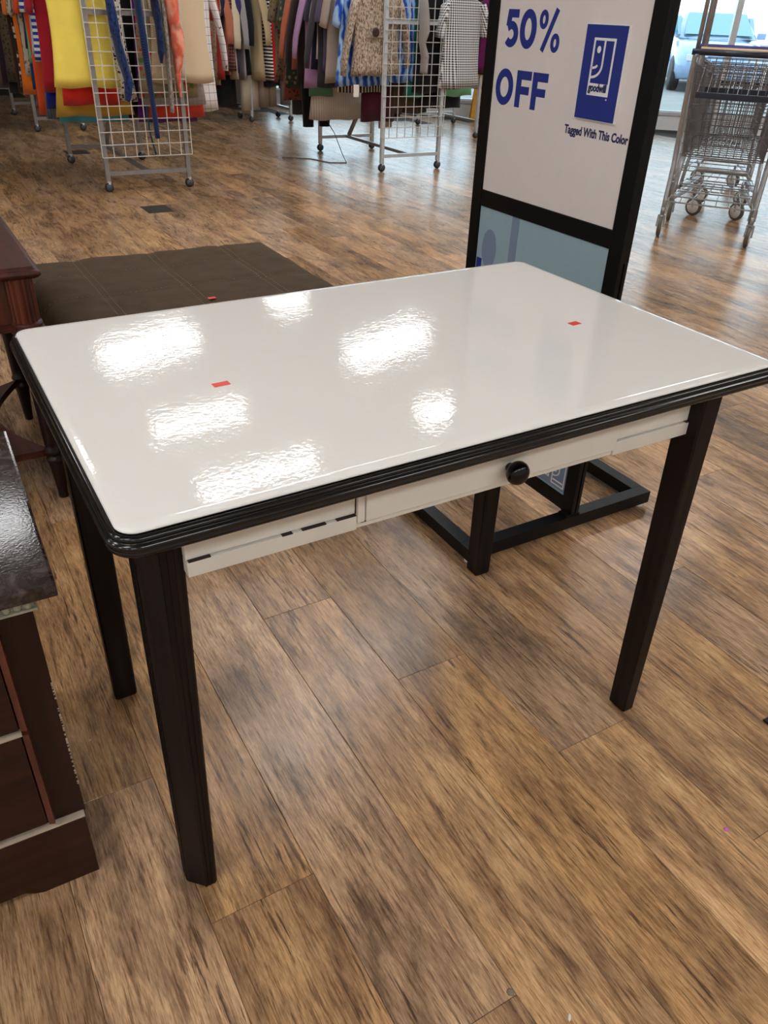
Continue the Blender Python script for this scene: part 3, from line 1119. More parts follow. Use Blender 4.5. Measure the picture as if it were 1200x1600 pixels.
def rack(label, x0, x1, y0, y1, top=1.42, grid=None, steel='chrome', grid_z=(.235, 1.30), brace=True):
    """four post rolling rack, two hanging rails along y, low centre beam"""
    t = thing('clothes_rack', label, 'clothes rack', ((x0 + x1) / 2, (y0 + y1) / 2, 0))
    for y in (y0, y1):
        for x in (x0, x1):
            MB().box((x - .015, y - .015, .066), (x + .015, y + .015, top + .02)).build('post', steel, t)
            caster(t, x, y - .0)
        for z in (.125, 1.12):
            MB().box((x0 + .015, y - .012, z - .014), (x1 - .015, y + .012, z + .014)).build('crossbar', steel, t)
    xm = (x0 + x1) / 2
    MB().box((xm - .014, y0 + .012, .112), (xm + .014, y1 - .012, .138)).build('centre_beam', 'darkchrome', t)
    if brace:
        MB().bar((xm, y1 - .05, .14), (xm, y1 - .45, .60), .028).build('brace', 'darkchrome', t)
    for x in (x0, x1):
        MB().box((x - .014, y0 - .05, top), (x + .014, y1 + .22, top + .028)).build('hanging_rail', steel, t)
    if grid:
        gx0, gx1 = grid
        g = MB()
        nc = 8
        gy = y0 - .022
        for i in range(nc + 1):
            x = gx0 + (gx1 - gx0) * i / nc
            g.bar((x, gy, grid_z[0]), (x, gy, grid_z[1]), .0056)
        k = 0
        dz = (gx1 - gx0) / nc
        while grid_z[0] + k * dz < grid_z[1]:
            z = grid_z[0] + k * dz
            g.bar((gx0, gy - .005, z), (gx1, gy - .005, z), .0056)
            k += 1
        g.build('wire_grid', 'wire', t)
    return t


RAIL = 1.42
rack('chrome rolling rack with wire grid holding the yellow blouse and blue scarves', .756, 1.36, 5.295, 6.60, RAIL, (.735, 1.395), 'darkchrome')
rack('chrome rolling rack with wire grid between the brown cardigan and gingham shirt', 3.128, 3.711, 5.41, 6.62, RAIL, (3.10, 3.735), 'chrome', (.27, 1.30))
rack('rolling rack at the far left behind the rack with the yellow blouse', .83, 1.292, 8.58, 10.04, RAIL, None, 'darkchrome')
rack('rolling rack partly hidden by the black sign beside the yellow floor sign', 5.262, 5.80, 6.97, 8.2, RAIL, None, 'chrome', brace=False)
# straight rack standing across, in the middle distance
sr = thing('clothes_rack', 'straight rack of jackets and trousers standing across between the two gridded racks', 'clothes rack', (3.57, 8.98, 0))
for x in (3.32, 3.83):
    MB().box((x - .015, 8.85, .066), (x + .015, 8.88, RAIL)).build('post', 'chrome', sr)
    caster(sr, x, 8.865)
    MB().box((x - .015, 8.88, .12), (x + .015, 9.25, .145)).build('foot_bar', 'chrome', sr)
    caster(sr, x, 9.25)
MB().box((3.32, 8.855, 1.10), (3.83, 8.875, 1.125)).build('crossbar', 'chrome', sr)
MB().box((2.82, 8.93, RAIL), (4.22, 8.958, RAIL + .028)).build('hanging_rail', 'chrome', sr)
for x in (3.32, 3.83):
    MB().box((x - .012, 8.86, RAIL - .03), (x + .012, 8.95, RAIL)).build('rail_bracket', 'chrome', sr)


# ------------------------------------------------------------------ garments
def garment_mb(kind, hw, hem, L, th, sleeve, seed):
    rnd = random.Random(seed)
    m = MB()
    n = 28
    f1, f2, p1, p2 = rnd.uniform(18, 26), rnd.uniform(30, 44), rnd.uniform(0, 6), rnd.uniform(0, 6)

    def ring(w, d, z, amp, xo=0.0, dz=0.0):
        out = []
        for k in range(n):
            a = 2 * PI * k / n
            ca, sa = math.cos(a), math.sin(a)
            x = w * math.copysign(abs(ca) ** .75, ca)
            y = d * math.copysign(abs(sa) ** .8, sa)
            y += amp * (math.sin(f1 * x + p1) + .5 * math.sin(f2 * x + p2))
            out.append((x + xo, y, z + dz * math.sin(f1 * x + p2)))
        return out
    if kind == 'top':
        rs = [ring(.065, .02, .0, 0), ring(hw * .62, .022, -.022, 0), ring(hw * .95, .024, -.050, 0), ring(hw, .026, -.075, .001)]
        steps = 8
        for i in range(1, steps + 1):
            t = i / steps
            w = hw * .98 + (hem - hw * .98) * t ** 1.2 - (.014 * math.sin(PI * t))
            rs.append(ring(w, .026 + (th - .026) * t, -.075 - (L - .075) * t, .012 * t, 0, .006 * t))
        rs.append(ring(hem * .93, th * .6, -L + .012, .012))
        m.loft(rs)
        if sleeve:
            sl = {'short': .24, 'long': .56}[sleeve]
            for s_ in (-1, 1):
                a = Vector((s_ * (hw - .02), 0, -.065))
                pts, rad = [], []
                drop = rnd.uniform(.82, 1.0)
                for i in range(7):
                    t = i / 6
                    pts.append((a.x + s_ * sl * .20 * math.sin(t * 1.5), rnd.uniform(-.004, .004) - .012 * math.sin(PI * t), a.z - sl * drop * t))
                    rad.append(.062 - .022 * t if sleeve == 'long' else .064)
                m.tube(pts, rad, 10, True, .42)
    elif kind == 'skirt':
        rs = []
        for i in range(8):
            t = i / 7
            rs.append(ring(hw + (hem - hw) * t, .012 + (th - .012) * t, -L * t, .012 * t, 0, .004 * t))
        rs.append(ring(hem * .93, th * .6, -L + .012, .012))
        m.loft(rs)
    elif kind == 'trousers':
        rs = [ring(hw, .016, -.0, 0), ring(hw * 1.02, .03, -.14, .002), ring(hw * 1.0, .036, -.26, .003)]
        m.loft(rs)
        for s_ in (-1, 1):
            lr = [[(x * .5 + s_ * hw * .5, y, z) for x, y, z in ring(hw * 1.0, .034, -.25, .003)]]
            for i in range(1, 6):
                t = i / 5
                lr.append([(x * .5 + s_ * (hw * .5), y, z) for x, y, z in ring(hw + (hem - hw) * t, th, -.25 - (L - .25) * t, .005 * t)])
            m.loft(lr)
    return m


def hanger_mb(w, drop):
    """wire hook over the rail plus sloping shoulders"""
    m = MB()
    pts = [(0, 0, -drop)] + [(0, 0, -.045)]
    for a in range(-90, 181, 30):
        pts.append((.022 * math.cos(math.radians(a)) * .9, 0, .0 + .024 * math.sin(math.radians(a)) - .0))
    m.tube([(p[0], p[1], p[2]) for p in pts], .0022, 5)
    m.tube([(-w, 0, -drop - .05), (-w * .4, 0, -drop - .02), (0, 0, -drop), (w * .4, 0, -drop - .02), (w, 0, -drop - .05)], .004, 5)
    return m


cloth_cache = {}


def cl(*a, **k):
    key = (a, tuple(sorted(k.items())))
    if key not in cloth_cache:
        cloth_cache[key] = cloth('fabric ' + str(len(cloth_cache)), *a, **k)
    return cloth_cache[key]


GSEED = [0]
hang_me = {}


def garment(name, label, cat, x, y, hemz, mat, kind='top', hw=.2, hem=.22, th=.035, sleeve=None, top=None, rz=0.0, rail=RAIL, group=None):
    """hangs from a rail at height rail; hemz is the height of its hem"""
    GSEED[0] += 1
    drop = .062 if kind == 'top' else .10
    zt = rail + .012 - drop
    L = zt - hemz
    m = garment_mb(kind, hw, hem, L, th, sleeve, GSEED[0] * 7 + 3)
    o = m.build(name, mat)
    o.location = (x, y, zt)
    o.rotation_euler = (0, 0, rz + random.Random(GSEED[0]).uniform(-.06, .06))
    tag(o, label, cat, group)
    key = (round(hw, 2), kind)
    if key not in hang_me:
        hm = hanger_mb(hw * .8 if kind == 'top' else hw * .9, .0)
        # shift so the hook sits over the rail
        hm2 = MB()
        hh = drop
        hm2.tube([(0, 0, -.004), (0, 0, hh - .03)] + [(.02 * math.cos(math.radians(a)), 0, hh + .006 + .020 * math.sin(math.radians(a))) for a in range(-80, 200, 28)], .0022, 5)
        hm2.tube([(-hw * .8, 0, -.052), (-hw * .4, 0, -.022), (0, 0, -.008), (hw * .4, 0, -.022), (hw * .8, 0, -.052)], .004, 5)
        hang_me[key] = hm2.mesh('hanger', M['blackprint'])
    h = bpy.data.objects.new('hanger', hang_me[key])
    C.objects.link(h)
    h.parent = o
    return o


A = 'garments on the left gridded rack'
# left rack, left rail (x about .756), from the near end to the far end
XL = .735
G = garment
G('blouse', 'bright yellow sleeveless blouse facing forward at the near left corner', 'blouse', XL - .01, 5.355, .675, cl((255, 230, 104)), hw=.195, hem=.225, th=.045, rail=1.36)
G('top', 'plain red top whose hem shows below the yellow blouse', 'top', XL + .02, 5.44, .56, cl((214, 48, 36)), hw=.19, hem=.2)
G('blouse', 'black and white spotted blouse just behind the yellow blouse', 'blouse', XL + .12, 5.50, .575, cl((226, 220, 206), (24, 22, 22), 'floral', .8), hw=.2, hem=.24, th=.03)
G('dress', 'mustard yellow long dress hanging below the red hem', 'dress', XL + .06, 5.56, .475, cl((206, 168, 62)), hw=.2, hem=.28, th=.04)
G('skirt', 'turquoise satin skirt with a dark hem at the near left corner', 'skirt', XL + .06, 5.63, .43, cl((76, 170, 196), rough=.4), kind='skirt', hw=.11, hem=.255, th=.045)
G('sweater', 'crimson red long top left of the yellow blouse', 'sweater', XL - .03, 5.71, .62, cl((178, 34, 50)), hw=.2, hem=.22, sleeve='short')
G('skirt', 'royal blue skirt showing below the crimson top', 'skirt', XL - .04, 5.77, .51, cl((28, 40, 150)), kind='skirt', hw=.11, hem=.20)
G('skirt', 'faded grey denim skirt left of the turquoise satin skirt', 'skirt', XL - .05, 5.83, .43, cl((98, 110, 124), (70, 82, 98), 'vstripe'), kind='skirt', hw=.11, hem=.19)
G('shirt', 'blue shirt with white stripes left of the crimson top', 'shirt', XL - .02, 5.92, .80, cl((40, 66, 160), (236, 238, 240), 'hstripe', 1.3), hw=.21, hem=.22, sleeve='short')
G('shirt', 'pale grey shirt beside the blue striped shirt', 'shirt', XL - .02, 5.99, .84, cl((188, 194, 200)), hw=.21, hem=.22)
G('dress', 'long orange red dress left of the blue striped shirt', 'dress', XL - .03, 6.07, .43, cl((224, 84, 40)), hw=.22, hem=.22, sleeve='short')
G('top', 'dark wine red top behind the orange red dress', 'top', XL - .03, 6.15, .47, cl((128, 18, 34)), hw=.2, hem=.21)
G('blouse', 'mint green blouse peeking out left of the orange red dress', 'blouse', XL - .01, 6.22, .77, cl((120, 196, 140)), hw=.22, hem=.22, sleeve='short')
G('shirt', 'navy blue shirt left of the wine red top', 'shirt', XL - .02, 6.29, .58, cl((28, 60, 112)), hw=.21, hem=.21)
G('jacket', 'black jacket with wide sleeves on the far left end', 'jacket', XL, 6.36, .86, cl((20, 18, 22)), hw=.22, hem=.22, sleeve='short')
G('blouse', 'beige floral blouse between the black jacket and the bright orange dress', 'blouse', XL - .02, 6.44, .66, cl((196, 184, 164), (120, 96, 92), 'floral', 1.2), hw=.22, hem=.22, sleeve='short')
G('top', 'dark purple top beside the beige floral blouse', 'top', XL - .02, 6.52, .70, cl((44, 34, 78)), hw=.22, hem=.21)
G('dress', 'bright orange dress near the left edge of the picture', 'dress', XL - .03, 6.60, .52, cl((240, 126, 36)), hw=.22, hem=.23, sleeve='short')
G('blouse', 'black and cream patterned blouse at the left edge', 'blouse', XL - .04, 6.69, .57, cl((34, 30, 30), (214, 202, 184), 'floral', 1.4), hw=.22, hem=.22, sleeve='short')
G('skirt', 'dark brown skirt at the left edge', 'skirt', XL - .05, 6.77, .52, cl((62, 40, 30)), kind='skirt', hw=.2, hem=.22)
# left rack, right rail
XR = 1.385
G('blouse', 'cream sleeveless lace blouse at the right end of the left rack', 'blouse', XR + .02, 5.37, .70, cl((226, 208, 176), (206, 184, 150), 'knit', .5), hw=.20, hem=.235, th=.05, rail=1.36)
G('skirt', 'grey checked skirt below the cream lace blouse', 'skirt', XR - .03, 5.45, .545, cl((176, 168, 168), (128, 118, 122), 'grid', .6), kind='skirt', hw=.17, hem=.24)
G('skirt', 'orange red skirt below the grey checked skirt', 'skirt', XR - .0, 5.52, .455, cl((224, 70, 40)), kind='skirt', hw=.17, hem=.215)
G('skirt', 'violet skirt behind the wire grid of the left rack', 'skirt', XR - .05, 5.60, .42, cl((96, 30, 128)), kind='skirt', hw=.17, hem=.23)
G('blouse', 'magenta ruffled blouse below the cream lace blouse', 'blouse', XR + .05, 5.66, .50, cl((186, 44, 112), (150, 26, 84), 'hstripe', .7), hw=.2, hem=.2)
G('sweater', 'white windowpane sweater with full sleeves right of the cream blouse', 'sweater', XR + .17, 5.74, .475, cl((240, 238, 236), (110, 100, 104), 'grid'), hw=.23, hem=.24, th=.05, sleeve='long')
G('shirt', 'coral shirt above the white windowpane sweater', 'shirt', XR + .17, 5.80, .98, cl((242, 106, 74)), hw=.24, hem=.26, sleeve='short')
G('top', 'scarlet top just behind the coral shirt', 'top', XR + .12, 5.90, .86, cl((214, 34, 48)), hw=.23, hem=.25, sleeve='short')
G('jacket', 'black jacket behind the scarlet top on the left rack', 'jacket', XR + .1, 6.0, .70, cl((22, 20, 24)), hw=.22, hem=.23, sleeve='long')
G('skirt', 'olive floral skirt seen through the wire grid of the left rack', 'skirt', XR - .08, 5.415, .60, cl((150, 140, 110), (200, 60, 60), 'floral', 1.5, (90, 120, 70)), kind='skirt', hw=.17, hem=.22)
G('skirt', 'black skirt below the violet skirt on the left rack', 'skirt', XR - .06, 6.1, .40, cl((16, 14, 16)), kind='skirt', hw=.17, hem=.2)
G('trousers', 'wine red trousers seen deep inside the left rack', 'trousers', XR - .3, 5.95, .45, cl((110, 20, 40)), kind='trousers', hw=.17, hem=.17)
G('skirt', 'black skirt with a wide hem deep inside the left rack', 'skirt', XL + .33, 5.72, .44, cl((24, 20, 22)), kind='skirt', hw=.17, hem=.2)

# middle rack, left rail
XM = 3.03
G('cardigan', 'heather brown cardigan with a large round button on the middle rack', 'cardigan', XM + .05, 5.475, .735, cl((196, 178, 158), (112, 92, 78), 'heather'), hw=.215, hem=.235, th=.055, sleeve='long', rail=1.38)
G('shirt', 'blue tie dyed long shirt right behind the brown cardigan', 'shirt', XM - .02, 5.575, .655, cl((70, 124, 206), (28, 66, 160), 'tiedye', 1.0, (166, 200, 236)), hw=.22, hem=.26, th=.05, sleeve='short')
G('skirt', 'black and white banded skirt below the tie dyed shirt', 'skirt', XM + .02, 5.635, .60, cl((30, 28, 28), (224, 216, 196), 'vstripe', 1.5), kind='skirt', hw=.18, hem=.24)
G('skirt', 'maroon pleated skirt below the brown cardigan', 'skirt', XM + .20, 5.68, .37, cl((70, 18, 34)), kind='skirt', hw=.16, hem=.17, th=.05)
G('jacket', 'taupe jacket left of the tie dyed shirt', 'jacket', XM - .07, 5.73, .66, cl((168, 154, 140)), hw=.21, hem=.22, sleeve='short')
G('jacket', 'dusky purple jacket beside the taupe jacket', 'jacket', XM - .07, 5.79, .74, cl((84, 74, 100)), hw=.22, hem=.21, sleeve='short')
G('jacket', 'charcoal jacket between the taupe jacket and the lavender sweater', 'jacket', XM - .08, 5.87, .62, cl((56, 54, 60)), hw=.22, hem=.22, sleeve='long')
G('blouse', 'cream blouse sliver left of the charcoal jacket', 'blouse', XM - .06, 5.935, .82, cl((216, 206, 188)), hw=.22, hem=.22, sleeve='short')
G('top', 'navy top with a brick red hem beside the lavender sweater', 'top', XM - .07, 6.0, .74, cl((30, 34, 58)), hw=.22, hem=.22, sleeve='short')
G('sweater', 'lavender long sleeved sweater on the middle rack', 'sweater', XM - .09, 6.08, .60, cl((180, 140, 184)), hw=.22, hem=.22, th=.045, sleeve='long')
G('skirt', 'sage green skirt showing below the lavender sweater', 'skirt', XM - .14, 6.12, .53, cl((96, 146, 118)), kind='skirt', hw=.1, hem=.12)
G('skirt', 'off white long skirt below the lavender sweater', 'skirt', XM + .06, 6.20, .33, cl((216, 206, 192), (190, 178, 164), 'vstripe'), kind='skirt', hw=.15, hem=.27, th=.06)
G('top', 'dark brown top left of the lavender sweater', 'top', XM - .08, 6.28, .62, cl((40, 26, 26)), hw=.22, hem=.22, sleeve='long')
G('sweater', 'rust orange sweater left of the lavender sweater', 'sweater', XM - .08, 6.38, .72, cl((186, 104, 76)), hw=.225, hem=.22, th=.045, sleeve='long')
G('trousers', 'black trousers hanging long beneath the rust orange sweater', 'trousers', XM - .02, 6.46, .24, cl((20, 18, 20)), kind='trousers', hw=.17, hem=.10)
G('blouse', 'dark green leafy blouse left of the rust orange sweater', 'blouse', XM - .07, 6.54, .56, cl((46, 66, 52), (150, 130, 90), 'floral', 1.6), hw=.22, hem=.22, sleeve='short')
G('skirt', 'brick patterned skirt on the far end of the middle rack', 'skirt', XM - .06, 6.62, .45, cl((140, 72, 58), (60, 40, 40), 'floral', 1.2), kind='skirt', hw=.18, hem=.22)
G('trousers', 'charcoal trousers on the far end of the middle rack', 'trousers', XM + .0, 6.70, .32, cl((60, 58, 60)), kind='trousers', hw=.17, hem=.13)
G('blouse', 'olive and plum patterned blouse at the far end of the middle rack', 'blouse', XM - .07, 6.78, .60, cl((120, 104, 72), (82, 48, 62), 'floral', 1.3), hw=.22, hem=.22, sleeve='short')
# middle rack, right rail
XN = 3.80
G('shirt', 'black and white gingham shirt at the right end of the middle rack', 'shirt', XN + .07, 5.40, .645, cl((236, 236, 236), (26, 26, 30), 'gingham', 1.15), hw=.20, hem=.215, th=.06, sleeve='short', rail=1.37)
G('blouse', 'mint green blouse edge beside the gingham shirt', 'blouse', XN + .16, 5.55, .57, cl((150, 228, 186)), hw=.16, hem=.165)
G('skirt', 'black pleated skirt below the gingham shirt', 'skirt', XN + .03, 5.62, .47, cl((20, 20, 28)), kind='skirt', hw=.18, hem=.23, th=.05)
G('top', 'teal green top seen through the grid of the middle rack', 'top', XN - .22, 5.60, .56, cl((30, 140, 126)), hw=.15, hem=.14)
G('trousers', 'brown trousers seen through the grid of the middle rack', 'trousers', XN - .28, 5.72, .42, cl((84, 68, 56)), kind='trousers', hw=.16, hem=.12)
G('skirt', 'dusty pink skirt low behind the grid of the middle rack', 'skirt', XN - .12, 5.80, .46, cl((176, 140, 132)), kind='skirt', hw=.17, hem=.22)
G('skirt', 'dark brown lace skirt below the dusty pink skirt', 'skirt', XN - .12, 5.90, .40, cl((58, 46, 42)), kind='skirt', hw=.17, hem=.2)
G('trousers', 'navy trousers behind the left side of the middle grid', 'trousers', XM + .36, 5.78, .38, cl((28, 34, 66)), kind='trousers', hw=.15, hem=.1)
G('blouse', 'pale grey blouse tail hanging lowest behind the middle grid', 'blouse', XM + .42, 5.92, .28, cl((186, 184, 182)), hw=.16, hem=.07)
G('jacket', 'black jacket filling the inside of the middle rack', 'jacket', XN - .16, 5.52, .60, cl((18, 18, 22)), hw=.16, hem=.17)
G('shirt', 'blue tie dyed tunic seen through the grid of the middle rack', 'shirt', XM + .34, 5.56, .68, cl((84, 136, 208), (30, 70, 160), 'tiedye', 1.0, (150, 186, 228)), hw=.13, hem=.14)
G('top', 'black top hanging above the mint blouse on the middle rack', 'top', XN + .1, 5.72, .55, cl((24, 24, 28)), hw=.2, hem=.22, sleeve='short')
# straight rack standing across: garments turned to show their edges
YR = 8.945
Q = PI / 2
row = [
    ('blouse', 'tan floral blouse at the left end of the straight rack', 'blouse', 2.9, .40, cl((182, 150, 124), (140, 96, 80), 'floral', 1.2), 'top', 'short', None),
    ('top', 'brick red top beside the tan floral blouse', 'top', 2.945, .46, cl((168, 50, 44)), 'top', None, None),
    ('skirt', 'long black skirt at the left end of the straight rack', 'skirt', 3.0, .20, cl((14, 13, 15)), 'skirt', None, 0.25),
    ('shirt', 'navy shirt between the brick red top and the terracotta blouse', 'shirt', 2.975, .60, cl((34, 40, 66)), 'top', 'short', None),
    ('blouse', 'terracotta blouse on the straight rack', 'blouse', 3.02, .50, cl((190, 118, 92)), 'top', 'long', None),
    ('shirt', 'wine and white checked shirt right of the terracotta blouse', 'shirt', 3.065, .55, cl((92, 26, 36), (214, 196, 190), 'grid', .6), 'top', None, None),
    ('blouse', 'cream long sleeved blouse on the straight rack', 'blouse', 3.11, .46, cl((222, 208, 180)), 'top', 'long', None),
    ('sweater', 'deep purple sweater with white bands right of the cream blouse', 'sweater', 3.16, .53, cl((62, 52, 104)), 'top', 'short', None),
    ('trousers', 'light beige trousers, left pair hanging lowest on the straight rack', 'trousers', 3.32, .13, cl((196, 182, 162)), 'trousers', None, 0.3),
    ('cardigan', 'light grey cardigan left of the black coat on the straight rack', 'cardigan', 3.205, .45, cl((162, 158, 160)), 'top', 'long', None),
    ('coat', 'black coat between the grey cardigan and the khaki jacket', 'coat', 3.265, .50, cl((24, 26, 32)), 'top', 'long', None),
    ('jacket', 'khaki tan jacket with gathered cuffs on the straight rack', 'jacket', 3.365, .45, cl((192, 170, 134)), 'top', 'long', 1.92),
    ('trousers', 'taupe trousers hanging below the khaki jacket', 'trousers', 3.54, .16, cl((150, 132, 114)), 'trousers', None, 0.35),
    ('shirt', 'black and white striped shirt on the straight rack', 'shirt', 3.49, .45, cl((236, 232, 224), (20, 18, 18), 'hstripe', 1.15), 'top', None, 1.8),
    ('top', 'bright red top beside the black and white striped shirt', 'top', 3.565, .44, cl((190, 34, 36)), 'top', None, None),
    ('skirt', 'dark navy skirt below the red top on the straight rack', 'skirt', 3.60, .38, cl((26, 28, 44)), 'skirt', None, 0.5),
    ('sweater', 'stone grey sweater right of the red top', 'sweater', 3.635, .56, cl((150, 142, 134)), 'top', 'long', 1.75),
    ('shirt', 'navy and white gingham shirt on the straight rack', 'shirt', 3.72, .47, cl((228, 226, 236), (40, 38, 92), 'gingham', 1.5), 'top', 'long', 1.85),
    ('blouse', 'cream blouse sliver right of the navy gingham shirt', 'blouse', 3.795, .60, cl((216, 204, 180)), 'top', None, None),
    ('coat', 'long black coat right of the navy gingham shirt', 'coat', 3.84, .34, cl((22, 20, 24)), 'top', 'long', None),
    ('trousers', 'grey flannel trousers hanging low at the right of the straight rack', 'trousers', 3.83, .18, cl((128, 124, 122)), 'trousers', None, 0.35),
    ('blouse', 'multicoloured paisley blouse at the right end of the straight rack', 'blouse', 3.91, .46, cl((128, 88, 74), (70, 74, 60), 'floral', 1.2, (196, 170, 120)), 'top', 'short', None),
    ('skirt', 'tan lace skirt at the right end of the straight rack', 'skirt', 3.97, .28, cl((178, 158, 128), (140, 118, 92), 'knit'), 'skirt', None, 0.6),
]
for nm, lab, cat, x, hz, mt, kd, slv, turn in row:
    low = kd in ('skirt', 'trousers')
    G(nm, lab, cat, x, YR - (.06 if (slv is None and kd == 'top') or turn else 0), hz, mt, kind=kd, hw=.20 if kd == 'top' else .13,
      hem=.22 if kd == 'top' else (.16 if kd == 'skirt' else .13), th=.05 if slv is None or turn else .03, sleeve=slv, rz=Q if turn is None else turn)
# far left rack
for nm, lab, cat, x, y, hz, mt, kd in (
        ('skirt', 'plain black skirt hanging over a caster post at the far left', 'skirt', .86, 8.62, .36, cl((18, 17, 18)), 'skirt'),
        ('top', 'dark olive patterned top above the black skirt at the far left', 'top', .86, 8.56, .46, cl((74, 62, 44), (30, 26, 24), 'floral'), 'skirt'),
        ('jacket', 'dark plum jacket beyond the black skirt at the far left', 'jacket', .82, 8.75, .42, cl((60, 44, 58)), 'top'),
        ('dress', 'grey brown dress on the far left rack', 'dress', .80, 8.9, .38, cl((110, 92, 84)), 'top'),
        ('blouse', 'brown patterned blouse on the far left rack', 'blouse', .80, 9.05, .5, cl((120, 90, 70), (50, 36, 32), 'floral'), 'top'),
        ('jacket', 'black jacket on the right rail of the far left rack', 'jacket', 1.29, 8.64, .48, cl((26, 24, 26)), 'top'),
        ('dress', 'dark teal dress on the right rail of the far left rack', 'dress', 1.29, 8.78, .45, cl((26, 60, 66)), 'top')):
    G(nm, lab, cat, x, y, hz, mt, kind=kd, hw=.2, hem=.22)
# rack behind the sign
for nm, lab, cat, x, y, hz, mt, kd, slv in (
        ('jacket', 'cream jacket on the rack beside the sign', 'jacket', 5.17, 7.10, .84, cl((214, 204, 188)), 'top', 'short'),
        ('blouse', 'pale mint blouse on the rack beside the sign', 'blouse', 5.18, 7.03, .80, cl((180, 214, 190)), 'top', None),
        ('coat', 'black coat on the rack beside the sign', 'coat', 5.24, 6.96, .64, cl((22, 22, 26)), 'top', 'long'),
        ('sweater', 'plum purple sweater right beside the edge of the sign', 'sweater', 5.36, 6.90, .66, cl((104, 26, 84)), 'top', 'short')):
    G(nm, lab, cat, x, y, hz, mt, kind=kd, hw=.2, hem=.2, sleeve=slv)


# cardigan button and price card
def extra(o, mb, name, mat):
    return mb.build(name, mat, o, local=True)


for o in list(C.objects):
    if o.get('label', '').startswith('heather brown cardigan'):
        o.rotation_euler = (0, 0, .02)
        extra(o, MB().lathe([(.030, -.064), (.034, -.070), (.030, -.076), (.018, -.074), (.002, -.073)], c=(-.05, -.004, -.285), n=18, axis='y'), 'button', plain('dark brown button', (52, 32, 26), .35, noise=.2))
        extra(o, MB().box((-.13, -.064, -.33), (.03, -.058, -.322)), 'pocket_welt', 'stitch')
        extra(o, MB().box((-.235, -.05, -.745), (-.185, -.048, -.655)), 'price_card', 'scrap')


# things draped on the wire grids
def strip(name, label, cat, pts, rad, mat, flat=.5, n=12, seed=1, wob=.0, sub=14):
    """hanging cloth: a fat soft tube through points, with folds"""
    rnd = random.Random(seed)
    P, R = [], []
    m = len(pts) - 1
    for i in range(sub + 1):
        t = i / sub * m
        k = min(int(t), m - 1)
        f = t - k
        f = f * f * (3 - 2 * f)
        P.append(tuple(pts[k][j] * (1 - f) + pts[k + 1][j] * f for j in range(3)))
        R.append((rad[k] * (1 - f) + rad[k + 1] * f) * (1 + rnd.uniform(-wob, wob)))
    mb = MB().tube(P, R, n, True, flat)
    rings = sub + 1
    for i in range(rings):
        c = P[i]
        for k in range(n):
            x, y, z = mb.v[i * n + k]
            s_ = 1 + .16 * math.sin(3 * 2 * PI * k / n + i * .8 + seed)
            mb.v[i * n + k] = (c[0] + (x - c[0]) * s_, c[1] + (y - c[1]) * s_, z)
    o = mb.build(name, mat)
    return tag(o, label, cat)


GY = 5.235
strip('scarf', 'fluffy navy blue scarf draped over the left grid, the wider one', 'scarf',
      [(.90, GY, 1.30), (.925, GY - .01, 1.0), (.97, GY - .01, .72), (.955, GY, .60)], [.055, .062, .06, .035], cl((40, 64, 118), (15, 26, 62), 'heather'), .45, seed=3, wob=.12)
strip('scarf', 'short navy scarf end looped at the top of the left grid', 'scarf',
      [(1.20, GY, 1.30), (1.225, GY, 1.1), (1.225, GY, .90), (1.22, GY, .83)], [.05, .055, .045, .02], cl((34, 54, 100), (14, 24, 58), 'heather'), .4, seed=5, wob=.1)
strip('scarf', 'long narrow navy knitted scarf hanging lowest on the left grid', 'scarf',
      [(1.09, GY - .02, 1.30), (1.10, GY - .03, 1.0), (1.115, GY - .03, .70), (1.125, GY - .03, .36)], [.045, .042, .035, .032], cl((32, 58, 104), (15, 30, 64), 'knit', .5), .5, seed=7)
strip('scarf', 'silver grey sequined belt scarf hanging in the middle of the left grid', 'scarf',
      [(1.265, GY, 1.30), (1.27, GY, .95), (1.265, GY, .65), (1.262, GY, .52)], [.036, .034, .034, .026], cl((176, 170, 162), (110, 104, 98), 'heather', rough=.35), .4, seed=9)
strip('scarf', 'crumpled coral chiffon scarf on the right of the left grid', 'scarf',
      [(1.31, GY - .01, 1.30), (1.335, GY - .01, 1.05), (1.345, GY - .01, .88), (1.33, GY, .76), (1.335, GY, .62)], [.085, .10, .075, .035, .018], cl((246, 140, 112), (232, 112, 88), 'tiedye', 1.0, (250, 172, 148)), .4, seed=11, wob=.2, sub=22)
strip('ribbon', 'dark teal ribbon hanging inside the left grid', 'ribbon',
      [(1.11, GY + .11, .56), (1.11, GY + .11, .40), (1.14, GY + .10, .22)], [.018, .018, .02], cl((22, 84, 106)), .25, seed=13)
strip('ribbon', 'thin blue green cord end right of the long navy scarf', 'ribbon',
      [(1.245, GY + .09, .58), (1.245, GY + .09, .42), (1.24, GY + .09, .31)], [.009, .009, .007], cl((30, 92, 130)), .5, seed=15)
strip('tote', 'grey cloth tote knotted onto the grid of the middle rack', 'tote bag',
      [(3.43, 5.345, 1.30), (3.45, 5.34, 1.06), (3.44, 5.34, .98), (3.47, 5.345, .88), (3.475, 5.345, .76)], [.055, .07, .05, .055, .05], cl((158, 152, 148)), .35, seed=17, wob=.08)

# grey cord trailing from the middle rack
cd = MB().tube([(3.10, 6.5, .34), (3.12, 6.3, .2), (3.10, 6.1, .05), (3.04, 5.9, .004), (2.9, 5.95, .004), (2.82, 6.2, .004), (2.6, 6.35, .004)], .004, 6).build('cord', 'cord')
tag(cd, 'thin grey cord trailing on the floor from the middle rack', 'cord')

# ------------------------------------------------------------------ yellow wet floor sign
wf = thing('floor_sign', 'yellow folding caution floor sign behind the big black sign', 'floor sign', (6.42, 8.45, 0), -.55)


